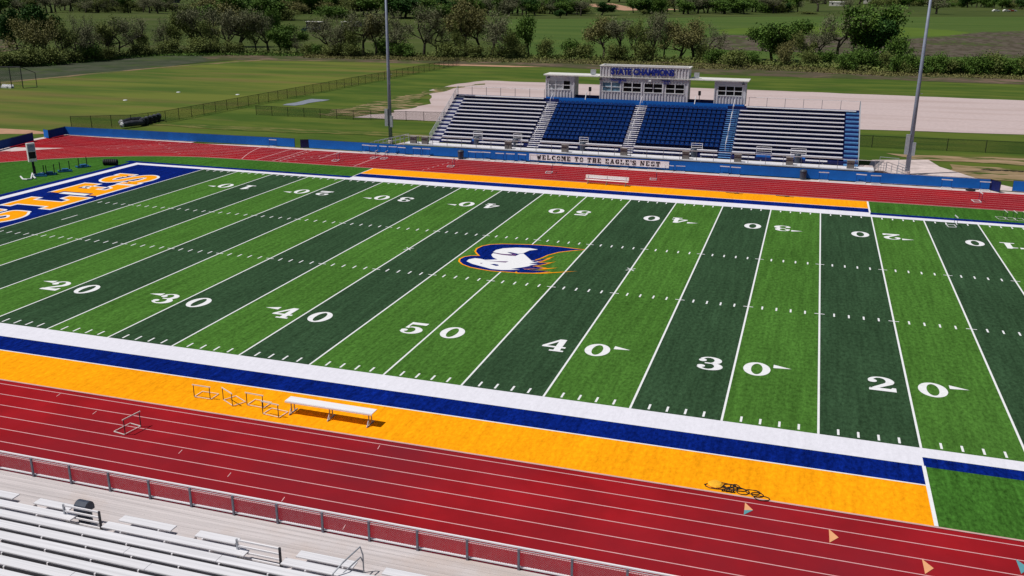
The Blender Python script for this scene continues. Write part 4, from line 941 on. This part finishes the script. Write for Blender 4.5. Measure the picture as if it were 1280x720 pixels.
def vehicle(label, px, py, L, col, rz, cat='car', sc=1):
    q = G(px, py); t = thing('parked_car' if cat == 'car' else 'parked_tractor', label, cat, (q.x, q.y, -.1), rz); t.scale = (sc, sc, sc)
    m = mat('car_paint', col, .35, .05, 1, spec=.5)
    b = MB(); h = L/2
    pr = [(-h, .35), (-h, .95), (-h*.85, 1.05), (-h*.55, 1.55), (h*.25, 1.6), (h*.55, 1.1), (h*.95, .95), (h, .4)]
    k = len(pr); b.v += [(x, -.9, z) for x, z in pr]+[(x, .9, z) for x, z in pr]
    b.f.append(tuple(range(k))); b.m.append(0); b.f.append(tuple(range(2*k-1, k-1, -1))); b.m.append(0)
    for i in range(k): b.f.append((i, i+k, (i+1) % k+k, (i+1) % k)); b.m.append(0)
    b.build('body', m, t)
    MB().box(-h*.5, h*.28, -.92, .92, 1.12, 1.5).build('window', 'glassdk', t)
    for x in (-h*.6, h*.6):
        for y in (-.85, .85): MB().tube([(x, y-.1, .34), (x, y+.1, .34)], .34, 12).build('wheel', 'rubber', t)
vehicle('white vehicle parked beside the barn in the gap of the trees', 400, 35.5, 5.5, (.7, .7, .7), .3, sc=1.2)
vehicle('dark green vehicle parked before the barn', 384, 39.5, 5, (.03, .07, .05), .2, sc=1.2)
for i, (px, c, nm) in enumerate(((1245, (.75, .75, .7), 'white'), (1258, (.75, .72, .68), 'white'), (1262.5, (.5, .08, .04), 'red'), (1266, (.7, .7, .7), 'silver'))):
    vehicle('%s vehicle parked at the far right edge of the green meadow, %s from the left' % (nm, nth(i)), px, 14.5, 5, c, .4, sc=1.5)
# ------------------------------------------------------------------ trees
def tree_mesh(seed, H=10., spread=.42, leaves=2500, ls=.30, trunk_h=.22, dens=.8, twigs=True, squat=False, layers=None):
    rr = random.Random(seed); tb = MB(); tips = []
    def br(p, d, L, r, dep):
        n = 3; pts = [p]; dd = d.copy()
        for i in range(n):
            dd = (dd+Vector((rr.uniform(-.22, .22), rr.uniform(-.22, .22), rr.uniform(-.08, .16)))).normalized()
            pts.append(pts[-1]+dd*L/n)
        tb.tube(pts, [r*(1-.45*i/n) for i in range(n+1)], 6 if dep < 2 else 4, cap=False)
        if dep >= 2: tips.extend((q, dep) for q in pts[1:])
        if dep >= (5 if twigs else 4): return
        for k in range(3 if dep < 3 else 2 if rr.random() < .55 else 3):
            ax = Vector((rr.uniform(-1, 1), rr.uniform(-1, 1), rr.uniform(-.15, .75))).normalized()
            nd = (dd*(.55 if dep else .35)+ax*.85*(.6+spread)).normalized()
            st = pts[-1] if k == 0 else pts[rr.choice((1, 2, 3))]
            br(st, nd, L*rr.uniform(.58, .82), r*.58, dep+1)
    trunks = 1 if not squat else 4
    for k in range(trunks):
        br(Vector((rr.uniform(-.3, .3)*(k > 0), rr.uniform(-.3, .3)*(k > 0), -.2)), Vector((rr.uniform(-.25, .25)*(1+3*squat), rr.uniform(-.25, .25)*(1+3*squat), 1)).normalized(), H*(.30 if not squat else .24), H*(.028 if not squat else .010), 0 if not squat else 1)
    zmax = max(q.z for q, _ in tips); sc = H/max(zmax, .1)
    xm = sum(q.x for q, _ in tips)/len(tips); ym = sum(q.y for q, _ in tips)/len(tips)
    cb = MB(); cl = {}
    good = [q for q, d in tips if d >= 3] or [q for q, _ in tips]
    for i in range(leaves):
        q = rr.choice(good); g = (rr.gauss(0, 1), rr.gauss(0, 1), rr.gauss(0, 1)); w = H*(.045 if not squat else .06)
        c = q+Vector(g)*w*dens
        if c.z < .15: c.z = rr.uniform(.1, .6)
        a = Vector((rr.uniform(-1, 1), rr.uniform(-1, 1), rr.uniform(-1, 1))).normalized(); e = a.cross(Vector((rr.uniform(-1, 1), rr.uniform(-1, 1), rr.uniform(-1, 1)))).normalized()
        s = ls*rr.uniform(.5, 1.25)
        cb.quad(c-a*s*.5, c+e*s*.35, c+a*s*.5, c-e*s*.35)
    for bb in (tb, cb): bb.v = [((x-xm*.3*z/H)*sc, (y-ym*.3*z/H)*sc, z*sc) for x, y, z in bb.v]
    return tb, cb
KIND = {
 'dark': ('dense dark green tree', 'l_dark', dict(leaves=8500, ls=.44, dens=1.15, twigs=False, spread=.5)),
 'mid': ('leafy mid-green tree', 'l_mid', dict(leaves=7000, ls=.38, dens=1.05, twigs=False, spread=.45)),
 'olive': ('olive-green thinly leafed tree', 'l_olive', dict(leaves=4800, ls=.28, dens=.9, spread=.55)),
 'gray': ('grey-brown nearly bare tree', 'l_gray', dict(leaves=3600, ls=.20, dens=.8, spread=.62)),
 'rust': ('brownish half-leafed tree', 'l_rust', dict(leaves=4400, ls=.27, dens=.9, spread=.5)),
 'bush': ('rounded green bush', 'l_mid', dict(leaves=4200, ls=.44, dens=1.0, squat=True, twigs=False, spread=.6)),
 'dbush': ('dull olive bush', 'l_olive', dict(leaves=3600, ls=.38, dens=1.0, squat=True, twigs=False, spread=.6)),
 'rbush': ('dry brown bush', 'l_rust', dict(leaves=3200, ls=.34, dens=1.0, squat=True, twigs=False, spread=.6)),
}
PRO = {}
for k, (ds, lm, kw) in KIND.items():
    PRO[k] = []
    for v in range(3 if k in ('gray', 'olive') else 2):
        tb, cbm = tree_mesh(hash_ := (sum(map(ord, k))*7+v*31), **kw)
        hw = sorted(abs(x) for x, y, z in cbm.v)[int(len(cbm.v)*.94)]
        me1 = None
        def mk(b, nm, m):
            me = bpy.data.meshes.new(nm); me.from_pydata(b.v, [], b.f); me.materials.append(M[m]); me.update(); return me
        PRO[k].append((mk(tb, 'trunk', 'bark'), mk(cbm, 'crown', lm), hw))
def tree(k, loc, H, wd, label, group, rr, nm=None, zb=-.1):
    tm, cm, hw = rr.choice(PRO[k])
    bush = k.endswith('bush')
    t = thing(nm or ('bush' if bush else 'tree'), label, 'bush' if bush else 'tree', (loc[0], loc[1], zb), rr.uniform(0, 6.28), group)
    sx = wd/hw if wd else H/10*rr.uniform(.85, 1.15)
    t.scale = (sx, sx, H/10)
    a = bpy.data.objects.new('trunk' if not bush else 'stems', tm); C.objects.link(a); a.parent = t
    c = bpy.data.objects.new('crown', cm); C.objects.link(c); c.parent = t
    return t
rr = random.Random(5)
# (x, base y, top y, half width, kind) read from the photograph, placed on the ground where each tree stands
TL = [(-8, 82, 62, 16, 'dbush'), (22, 62, 17, 15, 'dark'), (40, 74, 24, 16, 'rust'), (56, 66, 15, 15, 'dark'), (60, 78, 26, 17, 'rust'), (82, 77, 30, 16, 'olive'), (95, 76, 21, 18, 'gray'), (113, 74.5, 22, 19, 'gray'), (133, 72.5, 25, 17, 'olive'), (150, 71, 26, 18, 'gray'), (168, 69.5, 25, 17, 'gray'), (182, 68, 36, 11, 'olive'),
 (14, 83, 66, 15, 'dbush'), (36, 82, 61, 16, 'dbush'), (62, 80.5, 60, 14, 'dbush'), (112, 76.5, 56, 14, 'bush'), (90, 78, 62, 12, 'dbush'), (138, 74, 60, 12, 'dbush'), (175, 70, 56, 12, 'dbush'),
 (205, 65.5, 24, 14, 'gray'), (222, 65, 16, 16, 'olive'), (240, 64, 9, 19, 'olive'), (256, 65, 12, 18, 'gray'), (270, 66, 26, 14, 'olive'), (284, 66, 20, 16, 'gray'), (303, 66, 14, 18, 'gray'), (320, 66, 22, 14, 'olive'), (336, 66, 24, 16, 'gray'), (300, 58, 6, 20, 'rust'),
 (215, 67, 50, 12, 'dbush'), (245, 67, 48, 14, 'dbush'), (290, 67, 52, 14, 'dbush'), (352, 67, 36, 14, 'mid'), (362, 67, 40, 12, 'mid'), (372, 67.5, 44, 9, 'gray'), (345, 52, 15, 8, 'mid'), (386, 68, 55, 10, 'dbush'), (400, 68.5, 56, 10, 'bush'),
 (412, 69, 25, 18, 'gray'), (425, 69.5, 22, 19, 'gray'), (440, 70, 24, 16, 'olive'), (455, 70, 17, 18, 'gray'), (470, 70, 22, 14, 'rust'), (498, 70, 16, 20, 'gray'), (530, 70.5, 12, 19, 'gray'), (546, 70.5, 22, 14, 'gray'), (572, 71, 26, 13, 'olive'), (582, 71, 4, 20, 'rust'), (615, 71.5, 10, 27, 'gray'), (600, 70, 16, 16, 'rust'), (640, 71, 40, 12, 'dbush'), (662, 71.5, 27, 13, 'mid'), (478, 70, 50, 14, 'bush'), (508, 71, 54, 14, 'bush'), (556, 71.5, 54, 14, 'dbush'), (590, 72, 55, 14, 'dbush'), (628, 72.5, 57, 14, 'dbush'), (416, 70, 54, 12, 'dbush'), (440, 71, 54, 12, 'dbush'),
 (650, 72, 56, 12, 'dbush'), (684, 72, 50, 9, 'dbush'), (710, 72.5, 51, 12, 'bush'), (728, 73, 56, 14, 'dbush'), (755, 74, 25, 19, 'rust'), (775, 74.5, 26, 18, 'gray'), (795, 75, 27, 16, 'olive'), (815, 75, 20, 17, 'gray'), (830, 74, 30, 12, 'gray'), (805, 76, 54, 14, 'dbush'), (770, 75.5, 56, 14, 'dbush'), (850, 75.5, 29, 15, 'rust'), (868, 76, 27, 16, 'rust'), (885, 74, 31, 15, 'gray'), (878, 77, 56, 10, 'dbush'), (890, 79, 62, 13, 'bush'), (915, 83, 64, 14, 'dbush'), (934, 80, 64, 12, 'bush'), (905, 78, 64, 10, 'bush'),
 (966, 76, 34, 18, 'mid'), (984, 76, 32, 16, 'mid'), (982, 82, 53, 12, 'rbush'), (1004, 78, 42, 14, 'olive'), (1022, 77, 40, 16, 'gray'), (1046, 77, 22, 20, 'gray'), (1062, 76, 17, 18, 'mid'), (1084, 76, 14, 24, 'mid'), (1096, 77, 30, 18, 'dark'), (1030, 80, 64, 12, 'bush'), (1062, 88, 66, 13, 'bush'), (1080, 86, 60, 14, 'bush'), (1118, 80, 48, 14, 'bush'), (1104, 86, 66, 12, 'dbush'), (1010, 80, 64, 12, 'dbush')]
for i, x in enumerate(range(1128, 1296, 12)): TL.append((x, 91+.2*(i % 3)+(x-1128)*.02, 68+(i*7 % 9), 13, ('bush', 'dbush', 'bush', 'mid')[i % 4] if i % 4 < 3 else 'bush'))
TL.sort(key=lambda q: q[0])
ks = {}
for (px, py, ty, hw, k) in TL:
    q = G(px, py); d = (q-CP).dot(_f); s = FOC/d
    H = (py-ty)/s*1.02; wd = hw/s
    ks[k] = ks.get(k, -1)+1
    tree(k, q, H, wd, '%s in the near tree line, %s such from the left' % (KIND[k][0], nth(ks[k])), 'near tree line behind the grandstand', rr)
# undergrowth along the tree line
def scatter(name, poly_px, n, hs, ls, m, seed):
    rq = random.Random(seed); b = MB()
    for i in range(n):
        t = rq.random()*(len(poly_px)-1); j = int(t); t -= j
        a, c = poly_px[j], poly_px[j+1]; px = a[0]+(c[0]-a[0])*t; py = a[1]+(c[1]-a[1])*t+rq.uniform(-1, 1)*a[2]
        q = G(px, py); h = rq.uniform(.1, hs)*rq.random()
        for _ in range(4):
            e = Vector((rq.gauss(0, .5), rq.gauss(0, .5), rq.uniform(0, h)))+q; a1 = Vector((rq.uniform(-1, 1), rq.uniform(-1, 1), rq.uniform(-.3, 1))).normalized(); a2 = a1.cross(Vector((rq.uniform(-1, 1), rq.uniform(-1, 1), rq.uniform(-1, 1)))).normalized(); s = ls*rq.uniform(.5, 1.3)
            b.quad(e-a1*s, e+a2*s*.6, e+a1*s, e-a2*s*.6)
    return stuff(b.build(name, m))
scatter('undergrowth', [(-20, 84, 1), (60, 80, 1), (130, 73, 1), (190, 67.5, 1), (260, 66, 1), (380, 68, 1.0), (560, 71.5, 1.2), (700, 73, 1.2), (850, 77, 1.5), (1000, 82, 2), (1120, 89, 2), (1290, 94, 1.5)], 9000, 2.2, .34, 'l_olive', 3)
scatter('dry_brush', [(380, 70.5, 2), (470, 72, 2.2), (560, 74, 2.5), (700, 76.5, 2.5), (850, 82, 3), (1000, 86, 3.5), (1120, 92, 2.5), (1290, 97, 2)], 7000, .8, .22, 'l_rust', 4)
scatter('tall_weeds', [(-20, 84, 1), (60, 81, 1), (190, 69, 1.2), (300, 68, 1.2), (380, 69, 1)], 2500, .9, .25, 'l_mid', 5)
# far tree belts: individual trees, sharing a label inside each belt because nothing tells them apart
belts = [
 ('tree in the far belt beyond the left pasture', 'far tree belt beyond the left pasture', [(-20, 17), (120, 15.5), (220, 17)], 46, (13, 20), 6, ('gray', 'olive', 'mid', 'gray', 'olive')),
 ('tree in the wooded rise behind the barn', 'wooded rise behind the barn', [(262, 30), (330, 27), (400, 24), (480, 22), (560, 24)], 60, (14, 22), 9, ('mid', 'dark', 'olive', 'mid', 'rust')),
 ('tree in the far wood above the green meadow', 'far wood above the green meadow', [(590, 19), (660, 19), (735, 20)], 34, (14, 20), 6, ('mid', 'dark', 'gray', 'mid')),
 ('tree in the far wood right of the pale road opening', 'far wood right of the road opening', [(790, 17.5), (880, 17), (960, 16.5), (985, 16)], 44, (15, 22), 5, ('mid', 'dark', 'gray', 'mid', 'olive')),
 ('tree in the distant hedge line at the upper right', 'distant hedge line at the upper right', [(1090, 8), (1150, 9), (1220, 10), (1300, 12)], 40, (15, 24), 4, ('mid', 'gray', 'mid', 'dark')),
 ('tree on the horizon above the tree belts', 'horizon trees', [(-20, 4), (200, 2.5), (500, 4), (760, 3), (1000, 5), (1300, 5)], 76, (24, 40), 2.5, ('gray', 'mid', 'olive', 'dark')),
]
for lb, gp, line, n, (h0, h1), jit, kinds in belts:
    for i in range(n):
        t = (i+.5)/n*(len(line)-1); j = int(t); t -= j; px = line[j][0]+(line[j+1][0]-line[j][0])*t+rr.uniform(-3, 3); py = line[j][1]+(line[j+1][1]-line[j][1])*t+rr.uniform(-jit*.55, 0.3)
        q = G(px, py); H = rr.uniform(h0, h1)*.70; k = rr.choice(kinds+('dbush', 'bush'))
        if k.endswith('bush'): H *= .6
        if 370 < px < 405 and py > 18 and 'barn' in gp: py = 17; q = G(px, py)
        tree(k, q, H, H*rr.uniform(.5, .7)*(1.5 if k.endswith('bush') else 1), lb, gp, rr, nm='tree')
for i, (px, py, ty, hw, k, lb) in enumerate(((708, 17.5, 2, 13, 'dark', 'round dark tree left of the pale road opening'), (752, 19, 4, 14, 'dark', 'round dark tree just under the pale road opening'), (700, 22.5, 13, 8, 'dark', 'low dark tree at the top edge of the green meadow'), (861, 17.5, 1, 14, 'mid', 'round green tree standing alone before the far wood, left one'), (905, 17.5, 2, 15, 'mid', 'round green tree standing alone before the far wood, right one'), (985, 16, 5, 5, 'dark', 'small dark tree at the right end of the far wood'), (997, 14.5, -4, 11, 'gray', 'bare tree by the dark hedge at the upper right, left one'), (1022, 14.5, -5, 14, 'gray', 'bare tree by the dark hedge at the upper right, right one'), (1058, 21, 0, 9, 'gray', 'slim bare tree rising behind the big green tree'), (1170, 17.5, -4, 15, 'gray', 'lone bare tree in the green meadow right of the light pole'), (803, 19, 12, 6, 'olive', 'small olive tree on the far meadow edge'), (1010, 17.5, 14.5, 12, 'dbush', 'low dark hedge clump under the bare trees'), (1120, 13.8, 12.2, 14, 'dbush', 'low hedge clump beyond the right meadow'))):
    q = G(px, py); s = FOC/(q-CP).dot(_f); tree(k, q, (py-ty)/s, hw/s, lb, None, rr)
for i, (px, py) in enumerate(((526, 17.5), (537, 17.5), (560, 21))):
    q = G(px, py); tag(MB().tube([(0, 0, 0), (0, 0, 9)], .12, 6).bar((-.8, 0, 8.4), (.8, 0, 8.4), .12).build('utility_pole', 'bark', loc=(q.x, q.y, -.1)), 'thin distant utility pole on the far field, %s from the left' % nth(i), 'utility pole')
# ------------------------------------------------------------------ light
SE = math.radians(60); sd = Vector((-.86, -.51, 0)).normalized()*math.cos(SE)+Vector((0, 0, math.sin(SE)))
sl = bpy.data.lights.new('sun', 'SUN'); sl.energy = 4.7; sl.angle = math.radians(.53); sl.color = (1, .965, .91)
so = bpy.data.objects.new('sun', sl); C.objects.link(so); so.rotation_euler = sd.to_track_quat('Z', 'Y').to_euler(); so.location = (0, 0, 60)
w = bpy.data.worlds.new('World'); scene.world = w; w.use_nodes = True; n = w.node_tree.nodes; l = w.node_tree.links
sk = n.new('ShaderNodeTexSky'); sk.sky_type = 'NISHITA'; sk.sun_disc = False; sk.sun_elevation = SE; sk.sun_rotation = math.atan2(sd.x, sd.y)
l.new(sk.outputs[0], n['Background'].inputs['Color']); n['Background'].inputs['Strength'].default_value = .05
vs = scene.view_settings; vs.view_transform = 'Standard'; vs.look = 'None'; vs.gamma = 1; vs.exposure = -.30; vs.use_curve_mapping = False
